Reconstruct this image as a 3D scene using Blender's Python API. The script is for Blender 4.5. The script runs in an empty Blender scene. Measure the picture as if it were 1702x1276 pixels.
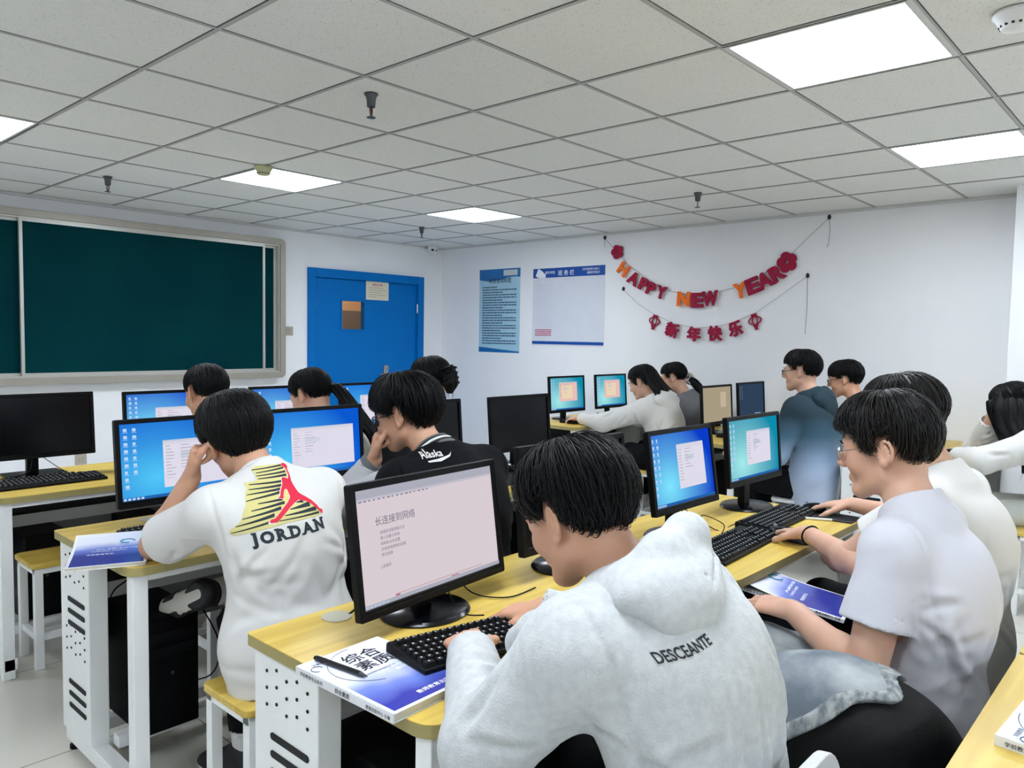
import bpy, bmesh, math, random, mathutils
import numpy as np
from mathutils import Vector, Matrix
from mathutils.bvhtree import BVHTree
random.seed(7); rng = np.random.default_rng(7)
S = bpy.context.scene
COL = S.collection
PI = math.pi
# ------------------------------------------------------------------ camera
F_PX, CX, CY = 1279.108, 851.0, 638.0
CAM = np.array([-1.27532, -2.50394, 1.42045])
RC = np.array([[0.67244701, -0.73994838, 0.01707104],
               [-0.03350856, -0.05347636, -0.99800674],
               [0.73938637, 0.67053462, -0.06075462]])   # rows: right, down, forward
cam = bpy.data.objects.new('camera', bpy.data.cameras.new('camera')); COL.objects.link(cam)
cam.data.sensor_width = 36; cam.data.lens = 36 * F_PX / 1702; cam.data.clip_start = 0.05
M4 = Matrix.Identity(4)
for i in range(3):
    M4[i][0] = RC[0][i]; M4[i][1] = -RC[1][i]; M4[i][2] = -RC[2][i]; M4[i][3] = CAM[i]
cam.matrix_world = M4
S.camera = cam
# ------------------------------------------------------------------ world, exposure
S.view_settings.view_transform = 'Standard'; S.view_settings.look = 'None'
S.view_settings.gamma = 1; S.view_settings.use_curve_mapping = False
EXPO = 0.0
S.view_settings.exposure = EXPO
W = bpy.data.worlds.new('world'); S.world = W; W.use_nodes = True
W.node_tree.nodes['Background'].inputs[0].default_value = (0.75, 0.85, 1, 1)
W.node_tree.nodes['Background'].inputs[1].default_value = 0.3
LIGHT_E = 27.0          # emission of the ceiling panels
H = 2.428               # ceiling height
def at(x, y, ax, v):    # the point where the sight line of photo pixel (x, y) meets the plane axis=v
    d = RC.T @ np.array([(x - CX) / F_PX, (y - CY) / F_PX, 1.0])
    return CAM + d * ((v - CAM[ax]) / d[ax])
def at_depth(x, y, z):
    return CAM + RC.T @ np.array([(x - CX) / F_PX, (y - CY) / F_PX, 1.0]) * z
# ------------------------------------------------------------------ materials
def lin(c):
    if isinstance(c, str):
        c = [int(c[i:i + 2], 16) / 255 for i in (0, 2, 4)]
    return [x / 12.92 if x <= 0.04045 else ((x + 0.055) / 1.055) ** 2.4 for x in c]
MATS = {}
def mat(name, col, rough=0.6, metal=0.0, spec=0.5, var=0.0, vscale=8.0, bump=0.0, bscale=60.0, stretch=(1, 1, 1), col2=None, sheen=0.0, sss=0.0, coat=0.0):
    if name in MATS: return MATS[name]
    m = bpy.data.materials.new(name); m.use_nodes = True
    nt = m.node_tree; N = nt.nodes; L = nt.links
    b = N['Principled BSDF']
    c = lin(col)
    b.inputs['Base Color'].default_value = (*c, 1)
    b.inputs['Roughness'].default_value = rough
    b.inputs['Metallic'].default_value = metal
    b.inputs['Specular IOR Level'].default_value = spec
    if sheen: b.inputs['Sheen Weight'].default_value = sheen
    if coat: b.inputs['Coat Weight'].default_value = coat
    if sss:
        b.inputs['Subsurface Weight'].default_value = sss
        b.inputs['Subsurface Radius'].default_value = (0.9, 0.35, 0.2)
        b.inputs['Subsurface Scale'].default_value = 0.006
    tc = N.new('ShaderNodeTexCoord'); mp = N.new('ShaderNodeMapping'); mp.inputs['Scale'].default_value = stretch
    L.new(tc.outputs['Object'], mp.inputs['Vector'])
    n = N.new('ShaderNodeTexNoise'); n.inputs['Scale'].default_value = vscale; n.inputs['Detail'].default_value = 4
    L.new(mp.outputs[0], n.inputs['Vector'])
    mx = N.new('ShaderNodeMix'); mx.data_type = 'RGBA'
    c2 = lin(col2) if col2 else [min(1, x * (1 - max(var, 0.03))) for x in c]
    cr = N.new('ShaderNodeMapRange'); cr.inputs[1].default_value = 0.35; cr.inputs[2].default_value = 0.65
    L.new(n.outputs[0], cr.inputs[0]); L.new(cr.outputs[0], mx.inputs[0])
    mx.inputs[6].default_value = (*c, 1); mx.inputs[7].default_value = (*c2, 1)
    L.new(mx.outputs[2], b.inputs['Base Color'])
    if bump:
        n2 = N.new('ShaderNodeTexNoise'); n2.inputs['Scale'].default_value = bscale; n2.inputs['Detail'].default_value = 3
        L.new(mp.outputs[0], n2.inputs['Vector'])
        bp = N.new('ShaderNodeBump'); bp.inputs['Strength'].default_value = min(1, bump); bp.inputs['Distance'].default_value = 0.004
        L.new(n2.outputs[0], bp.inputs['Height']); L.new(bp.outputs[0], b.inputs['Normal'])
    MATS[name] = m
    return m
def emat(name, col, e=1.0, col2=None, kind=None):
    """a lit screen or lamp surface"""
    if name in MATS: return MATS[name]
    m = bpy.data.materials.new(name); m.use_nodes = True
    nt = m.node_tree; N = nt.nodes; L = nt.links
    N.remove(N['Principled BSDF'])
    em = N.new('ShaderNodeEmission'); em.inputs[0].default_value = (*lin(col), 1); em.inputs[1].default_value = e
    L.new(em.outputs[0], N['Material Output'].inputs[0])
    if kind == 'wallpaper':
        tc = N.new('ShaderNodeTexCoord'); sp = N.new('ShaderNodeVectorMath'); sp.operation = 'DISTANCE'
        sp.inputs[1].default_value = (0.25, 0.0, 0.2)
        ml = N.new('ShaderNodeVectorMath'); ml.operation = 'MULTIPLY'; ml.inputs[1].default_value = (1, 0, 0.75)
        L.new(tc.outputs['Generated'], ml.inputs[0]); L.new(ml.outputs[0], sp.inputs[0])
        r = N.new('ShaderNodeValToRGB'); L.new(sp.outputs['Value'], r.inputs[0])
        e0 = r.color_ramp.elements; e0[0].position = 0.0; e0[0].color = (*lin(col2), 1); e0[1].position = 0.75; e0[1].color = (*lin(col), 1)
        k = r.color_ramp.elements.new(0.33); k.color = (*[0.55 * a + 0.45 * b for a, b in zip(lin(col), lin(col2))], 1)
        L.new(r.outputs[0], em.inputs[0])
    MATS[name] = m
    return m
# ------------------------------------------------------------------ mesh building
class MB:
    def __init__(s): s.v = []; s.f = []; s.m = []; s.mats = []
    def mi(s, m):
        if m not in s.mats: s.mats.append(m)
        return s.mats.index(m)
    def add(s, vs, fs, m):
        o = len(s.v); s.v += [tuple(map(float, p)) for p in vs]; i = s.mi(m)
        for f in fs: s.f.append(tuple(o + k for k in f)); s.m.append(i)
    def box(s, lo, hi, m, rot=None, piv=None):
        x0, y0, z0 = lo; x1, y1, z1 = hi
        vs = [(x0, y0, z0), (x1, y0, z0), (x1, y1, z0), (x0, y1, z0), (x0, y0, z1), (x1, y0, z1), (x1, y1, z1), (x0, y1, z1)]
        if rot is not None:
            p = Vector(piv if piv is not None else ((x0 + x1) / 2, (y0 + y1) / 2, (z0 + z1) / 2))
            vs = [tuple(rot @ (Vector(v) - p) + p) for v in vs]
        s.add(vs, [(3, 2, 1, 0), (4, 5, 6, 7), (0, 1, 5, 4), (1, 2, 6, 5), (2, 3, 7, 6), (3, 0, 4, 7)], m)
    def quad(s, a, b, c, d, m): s.add([a, b, c, d], [(0, 1, 2, 3)], m)
    def prism(s, poly, z0, z1, m, frame=None):
        """poly in 2D, extruded between z0 and z1; frame = 4x4 taking local to target"""
        n = len(poly)
        vs = [(p[0], p[1], z0) for p in poly] + [(p[0], p[1], z1) for p in poly]
        if frame is not None: vs = [tuple(frame @ Vector(v)) for v in vs]
        s.add(vs, [tuple(range(n - 1, -1, -1)), tuple(range(n, 2 * n))] + [(i, (i + 1) % n, n + (i + 1) % n, n + i) for i in range(n)], m)
    def tube(s, pts, r, m, n=8, r2=None, cap=True):
        pts = [Vector(p) for p in pts]; k = len(pts); o = []
        up = Vector((0, 0, 1)); fs = []
        prev = None
        for i, p in enumerate(pts):
            t = (pts[min(i + 1, k - 1)] - pts[max(i - 1, 0)])
            if t.length < 1e-9: t = Vector((0, 0, 1))
            t.normalize()
            if prev is None:
                a = t.cross(up if abs(t.z) < 0.9 else Vector((1, 0, 0))).normalized()
            else:
                a = (prev - t * prev.dot(t)).normalized()
            prev = a; b = t.cross(a)
            rr = r if r2 is None else r + (r2 - r) * i / (k - 1)
            for j in range(n):
                an = 2 * PI * j / n
                o.append(p + (a * math.cos(an) + b * math.sin(an)) * rr)
        for i in range(k - 1):
            for j in range(n):
                fs.append((i * n + j, i * n + (j + 1) % n, (i + 1) * n + (j + 1) % n, (i + 1) * n + j))
        if cap: fs += [tuple(range(n - 1, -1, -1)), tuple((k - 1) * n + j for j in range(n))]
        s.add(o, fs, m)
    def lathe(s, prof, c, m, n=28, sx=1, sy=1):
        o = []; fs = []; k = len(prof)
        for r, z in prof:
            for j in range(n):
                a = 2 * PI * j / n; o.append((c[0] + r * math.cos(a) * sx, c[1] + r * math.sin(a) * sy, c[2] + z))
        for i in range(k - 1):
            for j in range(n): fs.append((i * n + j, i * n + (j + 1) % n, (i + 1) * n + (j + 1) % n, (i + 1) * n + j))
        fs += [tuple(range(n - 1, -1, -1)), tuple((k - 1) * n + j for j in range(n))]
        s.add(o, fs, m)
    def obj(s, name, parent=None, bevel=0, smooth=False, seg=2):
        me = bpy.data.meshes.new(name); me.from_pydata(s.v, [], s.f)
        for m in s.mats: me.materials.append(m)
        me.polygons.foreach_set('material_index', s.m)
        if smooth: me.polygons.foreach_set('use_smooth', [True] * len(s.f))
        me.update()
        o = bpy.data.objects.new(name, me); COL.objects.link(o)
        if parent is not None: o.parent = parent
        if bevel:
            b = o.modifiers.new('bevel', 'BEVEL'); b.width = bevel; b.segments = seg; b.limit_method = 'ANGLE'; b.angle_limit = math.radians(40)
            if smooth is False:
                me.polygons.foreach_set('use_smooth', [True] * len(s.f))
                try: b.harden_normals = True
                except Exception: pass
        return o
def tag(o, label=None, cat=None, group=None, kind=None):
    if label: o['label'] = label
    if cat: o['category'] = cat
    if group: o['group'] = group
    if kind: o['kind'] = kind
    return o
def thing(name, label, cat, loc=(0, 0, 0), rz=0, group=None):
    o = bpy.data.objects.new(name, None); COL.objects.link(o); o.location = loc; o.rotation_euler = (0, 0, rz)
    o.empty_display_size = 0.1
    return tag(o, label, cat, group)
def copy_tree(o, parent=None):
    c = o.copy(); COL.objects.link(c)
    if parent is not None: c.parent = parent
    for ch in list(o.children): copy_tree(ch, c)
    return c
def place(proto, used, loc, rz=0, label=None, group=None):
    o = proto if not used else copy_tree(proto)
    o.location = loc; o.rotation_euler = (0, 0, rz)
    if label: o['label'] = label
    if group: o['group'] = group
    return o
def rrect(x0, y0, x1, y1, r, n=6):
    o = []
    for cx, cy, a0 in ((x1 - r, y1 - r, 0), (x0 + r, y1 - r, 90), (x0 + r, y0 + r, 180), (x1 - r, y0 + r, 270)):
        for i in range(n + 1):
            a = math.radians(a0 + 90 * i / n); o.append((cx + r * math.cos(a), cy + r * math.sin(a)))
    return o
_txt = {}
def text_polys(s, size=1.0, bold=0.0, extrude=0.0):
    """(verts, faces) of a line of writing, lower-left at the origin, in the XY plane"""
    key = (s, bold, extrude)
    if key not in _txt:
        cu = bpy.data.curves.new('t', 'FONT'); cu.body = s; cu.size = 1; cu.offset = bold; cu.resolution_u = 3; cu.extrude = extrude
        o = bpy.data.objects.new('t', cu); COL.objects.link(o)
        dg = bpy.context.evaluated_depsgraph_get(); me = o.evaluated_get(dg).to_mesh()
        vs = [tuple(v.co) for v in me.vertices]; fs = [tuple(p.vertices) for p in me.polygons]
        o.evaluated_get(dg).to_mesh_clear(); bpy.data.objects.remove(o); bpy.data.curves.remove(cu)
        _txt[key] = (vs, fs)
    vs, fs = _txt[key]
    return [(v[0] * size, v[1] * size, v[2] * size) for v in vs], fs
def put_text(mb, s, org, u, v, size, m, bold=0.0, center=False, extrude=0.0, width=None):
    vs, fs = text_polys(s, size, bold, extrude)
    if not vs: return
    w = max(p[0] for p in vs); k = 1.0
    if width: k = width / w; w = width
    u = Vector(u).normalized(); v = Vector(v).normalized(); n = u.cross(v); org = Vector(org)
    dx = -w / 2 if center else 0
    mb.add([org + u * (p[0] * k + dx) + v * p[1] + n * p[2] for p in vs], fs, m)

# ------------------------------------------------------------------ shared materials
white_steel = mat('white painted steel', 'F2F4F3', 0.35, spec=0.5, var=0.03)
grey_steel = mat('grey painted steel', '8E9092', 0.45, var=0.06)
black_plastic = mat('black plastic', '040508', 0.45, spec=.16, bump=0.15, bscale=400)
black_matte = mat('black matte plastic', '06070A', 0.6, spec=.2)
glossy_black = mat('glossy black plastic', '05060A', 0.2, spec=.3)
screen_off = mat('dark switched off screen', '04050A', 0.22, spec=0.2)
chrome = mat('chrome', 'C8CACC', 0.2, metal=1.0)
ink = mat('black ink', '15161A', 0.6)
paper_w = mat('white paper', 'E6E7EA', 0.6)
def wood_mat(name, a, b):
    m = mat(name, a, 0.38, col2=b, vscale=3.0, stretch=(0.7, 11, 3), bump=0.05, bscale=10)
    return m
wood = wood_mat('yellow oak laminate', 'DCC060', 'C8A848')
wood_edge = mat('pale wood edge', 'A79A62', 0.55, var=0.1)

# ------------------------------------------------------------------ room
XW, YW, XL, YB = 4.8, 4.13, -4.2, -5.7
wall_m = mat('white painted wall', 'F4F6F9', 0.75, var=0.02, vscale=2, bump=0.08, bscale=90)
def struct(name, mb, parent=None, **k):
    o = mb.obj(name, parent, **k); o['kind'] = 'structure'; return o
# floor: glossy 0.8 m tiles
fm = bpy.data.materials.new('polished beige floor tiles'); fm.use_nodes = True
N = fm.node_tree.nodes; L = fm.node_tree.links; b = N['Principled BSDF']
tc = N.new('ShaderNodeTexCoord'); mp = N.new('ShaderNodeMapping'); mp.inputs['Location'].default_value = (0.0, -0.28, 0)
br = N.new('ShaderNodeTexBrick'); br.offset = 0; br.inputs['Scale'].default_value = 1; br.inputs['Mortar Size'].default_value = 0.0025
br.inputs['Brick Width'].default_value = 0.8; br.inputs['Row Height'].default_value = 0.8
br.inputs['Color1'].default_value = (*lin('D2CFC4'), 1); br.inputs['Color2'].default_value = (*lin('D6D3C8'), 1); br.inputs['Mortar'].default_value = (*lin('8A8478'), 1)
L.new(tc.outputs['Object'], mp.inputs[0]); L.new(mp.outputs[0], br.inputs[0])
nz = N.new('ShaderNodeTexNoise'); nz.inputs['Scale'].default_value = 2.2; nz.inputs['Detail'].default_value = 6
L.new(tc.outputs['Object'], nz.inputs['Vector'])
mx = N.new('ShaderNodeMix'); mx.data_type = 'RGBA'; mx.blend_type = 'MULTIPLY'; mx.inputs[0].default_value = 0.35
L.new(br.outputs[0], mx.inputs[6]); L.new(nz.outputs[0], mx.inputs[7])
mr = N.new('ShaderNodeMapRange'); mr.inputs[3].default_value = 0.75; mr.inputs[4].default_value = 1.1; L.new(nz.outputs[0], mr.inputs[0]); L.new(mr.outputs[0], mx.inputs[7])
L.new(mx.outputs[2], b.inputs['Base Color']); b.inputs['Roughness'].default_value = 0.16
mb = MB(); mb.box((XL, YB, -0.1), (XW, YW, 0), fm); struct('floor', mb)
# ceiling: mineral fibre tiles in a T-bar grid
cm = bpy.data.materials.new('mineral fibre ceiling tile'); cm.use_nodes = True
N = cm.node_tree.nodes; L = cm.node_tree.links; b = N['Principled BSDF']
tc = N.new('ShaderNodeTexCoord'); vo = N.new('ShaderNodeTexNoise'); vo.inputs['Scale'].default_value = 160; vo.inputs['Detail'].default_value = 3
L.new(tc.outputs['Object'], vo.inputs['Vector'])
rp = N.new('ShaderNodeMapRange'); rp.inputs[1].default_value = 0.30; rp.inputs[2].default_value = 0.40; L.new(vo.outputs[0], rp.inputs[0])
mx = N.new('ShaderNodeMix'); mx.data_type = 'RGBA'; mx.inputs[6].default_value = (*lin('CACCCB'), 1); mx.inputs[7].default_value = (*lin('EEF0EF'), 1)
L.new(rp.outputs[0], mx.inputs[0]); L.new(mx.outputs[2], b.inputs['Base Color']); b.inputs['Roughness'].default_value = 0.9
tbar = mat('grey T-bar', 'B4B6B6', 0.5); gap = mat('dark joint', '4A4D4F', 0.8)
LX = [-4.2 + 0.0, -2.4, -0.6, 1.2, 3.0]; LY = [-5.4, -1.8, 1.8]
lights_at = [(x, y) for x in (-4.2, -2.4, -0.6, 1.2, 3.0) for y in LY]
mb = MB()
ix0, ix1, iy0, iy1 = -7, 8, -10, 7
for i in range(ix0, ix1):
    for j in range(iy0, iy1):
        x0, x1, y0, y1 = max(XL, .6 * i), min(XW, .6 * i + .6), max(YB, .6 * j), min(YW, .6 * j + .6)
        if any(abs(.6 * i - a) < .1 and abs(.6 * j - c) < .1 for a, c in lights_at): continue
        if x1 - x0 < .01 or y1 - y0 < .01: continue
        mb.quad((x0, y0, H), (x0, y1, H), (x1, y1, H), (x1, y0, H), cm)
for i in range(ix0, ix1 + 1):
    x = .6 * i
    if XL < x < XW:
        mb.box((x - .0075, YB, H - .004), (x + .0075, YW, H + .01), tbar)
        for s_ in (-1, 1): mb.box((x + s_ * .009 - .0022, YB, H - .0015), (x + s_ * .009 + .0022, YW, H + .01), gap)
for j in range(iy0, iy1 + 1):
    y = .6 * j
    if YB < y < YW:
        mb.box((XL, y - .0075, H - .003), (XW, y + .0075, H + .01), tbar)
        for s_ in (-1, 1): mb.box((XL, y + s_ * .009 - .0018, H - .001), (XW, y + s_ * .009 + .0018, H + .01), gap)
struct('ceiling', mb)
# walls
mb = MB(); mb.box((XL, YW, 0), (3.01, YW + .15, H), wall_m); mb.box((4.51, YW, 0), (XW, YW + .15, H), wall_m); mb.box((3.01, YW, 2.075), (4.51, YW + .15, H), wall_m)
struct('wall_front', mb)
mb = MB(); mb.box((XW, YB, 0), (XW + .15, YW + .15, H), wall_m); struct('wall_right', mb)
mb = MB(); mb.box((XL - .15, YB, 0), (XL, YW + .15, H), wall_m); struct('wall_left', mb)
mb = MB(); mb.box((XL - .15, YB - .15, 0), (XW + .15, YB, H), wall_m); struct('wall_back', mb)
mb = MB(); mb.box((4.5, -2.15, 0), (XW, -1.54, H), wall_m); struct('trim_column', mb)
wt = mat('white trim strip', 'D5D7D8', 0.5)
mb = MB(); mb.box((XL, YW - .02, H - .022), (XW, YW, H - .002), wt); struct('trim_1', mb)
mb = MB(); mb.box((XW - .02, YB, H - .022), (XW, YW - .02, H - .002), wt); struct('trim_2', mb)
# corridor behind the door
mb = MB(); cw = mat('corridor wall', 'C9B39C', 0.8); cg = mat('corridor dado', '6E7278', 0.7)
mb.box((2.4, YW + 1.5, 0), (5.2, YW + 1.6, H), cw); mb.box((2.4, YW + 1.48, 0), (5.2, YW + 1.5, 1.72), cg)
mb.box((2.4, YW + .15, -.1), (5.2, YW + 1.6, 0), fm); mb.box((2.4, YW + .15, H), (5.2, YW + 1.6, H + .1), cw)
mb.box((2.3, YW + .15, 0), (2.4, YW + 1.6, H), cw); mb.box((5.2, YW + .15, 0), (5.3, YW + 1.6, H), cw)
struct('wall_corridor', mb)
# panel lights
glow = emat('light panel diffuser', 'ECF4FF', LIGHT_E)
fr = mat('white light frame', 'D8DADC', 0.5)
names = {(1.2, -1.8): 'large glowing ceiling panel above the right-hand students', (3.0, -1.8): 'glowing ceiling panel at the right near the far wall column',
         (-.6, 1.8): 'glowing ceiling panel cut by the frame edge, above the board', (1.2, 1.8): 'glowing ceiling panel beside the round smoke detector', (3.0, 1.8): 'small distant glowing ceiling panel in front of the blue door'}
for (x, y) in lights_at:
    if x < -4: continue
    lb = names.get((x, y), 'white square light panel set in the ceiling out of the picture')
    t = thing('ceiling_light', lb, 'ceiling light', (x + .3, y + .3, H), group='light panels in the ceiling')
    mb = MB()
    for a in ((-.3, -.3, .3, -.278), (-.3, .278, .3, .3), (-.3, -.278, -.278, .278), (.278, -.278, .3, .278)):
        mb.box((a[0], a[1], -.004), (a[2], a[3], .03), fr)
    mb.obj('frame', t)
    mb = MB(); mb.box((-.278, -.278, 0.0), (.278, .278, .02), glow); mb.obj('diffuser', t)
# unseen lamp, added to light the corridor view in the door pane
t = thing('added_corridor_light', 'unseen warm lamp added to light the corridor behind the door pane', 'ceiling light', (3.7, YW + .9, H))
mb = MB(); mb.box((-.4, -.1, -.05), (.4, .1, 0), emat('added warm corridor glow', 'FFD9B0', 45)); mb.obj('diffuser', t)
# ------------------------------------------------------------------ blue door
blue = mat('blue door paint', '0272C2', 0.5, spec=.12, var=0.05, vscale=1.5)
dark_gap = mat('dark door gap', '0D3F66', 0.7)
D = bpy.data.objects.new('door_1', None); COL.objects.link(D); D.location = (3.01, YW, 0); D['kind'] = 'structure'
mb = MB()
mb.box((0, -.03, 0), (.085, .12, 2.075), blue); mb.box((1.415, -.03, 0), (1.5, .12, 2.075), blue); mb.box((.085, -.03, 1.985), (1.415, .12, 2.075), blue)
mb.obj('door_frame', D, bevel=.006)
mb = MB(); y0, y1 = .005, .05
wx0, wx1, wz0, wz1 = .41, .69, 1.475, 1.765
mb.box((.09, y0, .01), (1.41, y1, wz0), blue); mb.box((.09, y0, wz1), (1.41, y1, 1.98), blue)
mb.box((.09, y0, wz0), (wx0, y1, wz1), blue); mb.box((wx1, y0, wz0), (1.41, y1, wz1), blue)
mb.box((.085, .052, 0), (1.415, .056, wz0), dark_gap); mb.box((.085, .052, wz1), (1.415, .056, 1.985), dark_gap)
mb.box((.085, .052, wz0), (wx0, .056, wz1), dark_gap); mb.box((wx1, .052, wz0), (1.415, .056, wz1), dark_gap)
lf = mb.obj('door_leaf', D)
mb = MB()
for a in ((wx0 - .012, wz0 - .012, wx1 + .012, wz0), (wx0 - .012, wz1, wx1 + .012, wz1 + .012), (wx0 - .012, wz0, wx0, wz1), (wx1, wz0, wx1 + .012, wz1)):
    mb.box((a[0], -.006, a[1]), (a[2], .01, a[3]), blue)
mb.obj('pane_frame', D)
gm = bpy.data.materials.new('clear glass'); gm.use_nodes = True
_b = gm.node_tree.nodes['Principled BSDF']; _b.inputs['Transmission Weight'].default_value = 1; _b.inputs['Roughness'].default_value = 0.02; _b.inputs['IOR'].default_value = 1.05
mb = MB(); mb.box((wx0, .02, wz0), (wx1, .026, wz1), gm); mb.obj('glass_pane', D)
steel = mat('brushed steel', 'A9A6A0', 0.3, metal=0.9)
mb = MB(); hx = 3.99 - 3.01
mb.box((hx - .03, -.012, .90), (hx + .03, .006, 1.09), steel); mb.tube([(hx, -.01, 1.0), (hx, -.05, 1.0), (hx - .03, -.055, 1.0), (hx - .12, -.055, 1.0)], .009, steel)
mb.tube([(hx, -.01, .94), (hx, -.03, .94)], .014, steel); mb.tube([(hx + .01, -.01, 1.06), (hx + .01, -.035, 1.06)], .01, steel)
mb.obj('door_handle', D, bevel=.002)
for z in (.35, 1.1, 1.72):
    mb = MB(); mb.tube([(1.412, -.012, z - .05), (1.412, -.012, z + .05)], .009, chrome); mb.obj('hinge', D)
mb = MB(); mb.tube([(.088, -.012, 1.68), (.088, -.012, 1.78)], .006, chrome); mb.obj('hinge', D)
# notice on the door
mb = MB(); pm = mat('cream paper', 'E2D9C2', 0.6); red_i = mat('red print', 'B4423E', 0.6)
t = thing('paper_notice', 'cream paper notice taped on the blue door', 'notice', (3.72, YW - .001, 1.79))
mb.box((0, -.004, 0), (.3, 0, .195), pm); o = mb.obj('paper', t)
mb = MB()
put_text(mb, '课程安排表', (.15, -.0046, .15), (1, 0, 0), (0, 0, 1), .028, red_i, .01, True); mb.obj('title', t); mb = MB()
for i, w in enumerate((.2, .24, .18, .22, .1)):
    mb.box((.03, -.0046, .125 - i * .024), (.03 + w, -.004, .129 - i * .024), mat('grey print', '8A8478', .7))
mb.obj('lettering', t)
# ------------------------------------------------------------------ blackboard
al = mat('champagne aluminium', 'A7A196', 0.35, metal=0.25, var=.04); al2 = mat('light aluminium rail', 'C2C2BC', 0.3, metal=0.3)
green = mat('green writing board', '02393D', 0.75, var=0.2, vscale=1.6, spec=0.04, col2='013138')
B = thing('blackboard', 'dark green sliding blackboard in a metal frame on the front wall', 'blackboard', (0, YW, 0))
BX0, BX1, BZ0, BZ1 = -1.6, 2.71, 1.0, 2.305
def frame2(mb, x0, x1, z0, z1, w, ya, yb, m, r=0.0):
    out = rrect(x0, z0, x1, z1, r, 6) if r else [(x1, z1), (x0, z1), (x0, z0), (x1, z0)]
    ri = max(r - w, 0.001)
    inn = rrect(x0 + w, z0 + w, x1 - w, z1 - w, ri, 6) if r else [(x1 - w, z1 - w), (x0 + w, z1 - w), (x0 + w, z0 + w), (x1 - w, z0 + w)]
    n = len(out); vs = []
    for yy in (ya, yb): vs += [(p[0], yy, p[1]) for p in out] + [(p[0], yy, p[1]) for p in inn]
    fs = []
    for i in range(n):
        j = (i + 1) % n
        fs += [(i, j, n + j, n + i), (2 * n + j, 2 * n + i, 3 * n + i, 3 * n + j), (j, i, 2 * n + i, 2 * n + j), (n + i, n + j, 3 * n + j, 3 * n + i)]
    mb.add(vs, fs, m)
mb = MB(); frame2(mb, BX0, BX1, BZ0, BZ1, .055, -.105, 0, al, .045); mb.obj('outer_frame', B, bevel=.004)
mb = MB(); frame2(mb, BX0 + .055, BX1 - .055, BZ0 + .055, BZ1 - .055, .012, -.085, -.005, al2); mb.obj('rail', B)
def panel(name, x0, x1, ya):
    mb = MB(); mb.box((x0 + .02, ya - .012, BZ0 + .085), (x1 - .02, ya, BZ1 - .085), green); p = mb.obj(name, B)
    mb = MB(); frame2(mb, x0, x1, BZ0 + .066, BZ1 - .066, .022, ya - .024, ya + .004, al2); mb.obj('panel_frame', p)
pl = at(34, 500, 1, YW - .08)[0]; pr = at(441, 500, 1, YW - .08)[0]
panel('sliding_panel', pl, pr, -.055)
panel('fixed_panel', pl - 2.2, pl + .1, -.012)
panel('fixed_panel', pr - .6, at(458, 500, 1, YW - .03)[0], -.012)
# ------------------------------------------------------------------ switches, sockets, camera, detector, sprinklers
sw_m = mat('beige switch plastic', 'B5AEA0', 0.4); sw_d = mat('switch seam', '5E5A52', 0.6)
def wallplate(name, label, cat, loc, n, rz=0):
    t = thing(name, label, cat, loc, rz)
    mb = MB(); mb.box((-.043, -.010, -.043), (.043, 0, .043), sw_m); mb.obj('plate', t, bevel=.004)
    for i in range(n):
        x = -.033 + .066 * i / n; w = .066 / n
        mb = MB(); mb.box((x + .002, -.014, -.03), (x + w - .002, -.008, .03), sw_m); mb.obj('rocker', t, bevel=.002)
    if n == 0:
        mb = MB()
        for sx in (-1, 1):
            mb.box((sx * .012 - .0015, -.0108, .004), (sx * .012 + .0015, -.0095, .014), ink)
            mb.box((sx * .012 - .0015, -.0108, -.016), (sx * .012 + .0015, -.0095, -.006), ink, Matrix.Rotation(sx * .5, 3, 'Y'))
        mb.obj('slots', t)
    return t
wallplate('light_switch', 'four-gang beige light switch between blackboard and blue door', 'switch', (2.805, YW, 1.442), 4)
q = at(134, 763, 1, YW)
wallplate('power_outlet', 'beige power outlet low on the wall under the blackboard', 'outlet', tuple(q), 0)
q = at(728, 606, 1, YW)
wallplate('light_switch', 'small beige switch on the wall right of the blue door', 'switch', tuple(q), 2)
# CCTV camera in the corner
t = thing('security_camera', 'small white dome camera up in the far wall corner', 'camera', tuple(at(720, 416, 1, YW - .12)))
cwm = mat('white camera plastic', 'E8EAEC', 0.35)
mb = MB(); mb.lathe([(.0, .06), (.05, .06), (.055, .03), (.05, -.01), (.035, -.035), (.0, -.045)], (0, 0, 0), cwm); mb.obj('housing', t, smooth=True)
for sx in (-1, 1):
    mb = MB(); mb.lathe([(0, -.012), (.013, -.01), (.016, .0), (.013, .01), (0, .012)], (sx * .022 - .02, -.038, -.002), ink, 14); mb.obj('lens', t, smooth=True)
mb = MB(); mb.box((-.02, .0, .02), (.05, .12, .035), cwm); mb.obj('bracket', t)
# smoke detector
dm = mat('aged cream plastic', 'C3C39A', 0.45)
def smoke(label, x, y, r=1.0):
    t = thing('smoke_detector', label, 'smoke detector', (x, y, H - .004))
    mb = MB(); mb.lathe([(0, 0), (.055 * r, 0), (.055 * r, -.012), (.047 * r, -.022), (.036 * r, -.045), (.033 * r, -.05), (0, -.054)], (0, 0, 0), dm if r == 1 else cwm); mb.obj('body', t, smooth=True)
    mb = MB()
    for i in range(14):
        a = 2 * PI * i / 14; c = Vector((math.cos(a), math.sin(a), 0)) * .0362 * r
        mb.box((c.x - .004, c.y - .004, -.044), (c.x + .004, c.y + .004, -.038), ink)
    mb.obj('vent_slots', t)
q = at(438, 276, 2, H); smoke('round cream smoke detector on the ceiling beside a light panel', q[0], q[1])
q = at(1690, 18, 2, H); smoke('white round detector on the ceiling at the top right corner', q[0], q[1], 1.15)
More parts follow.
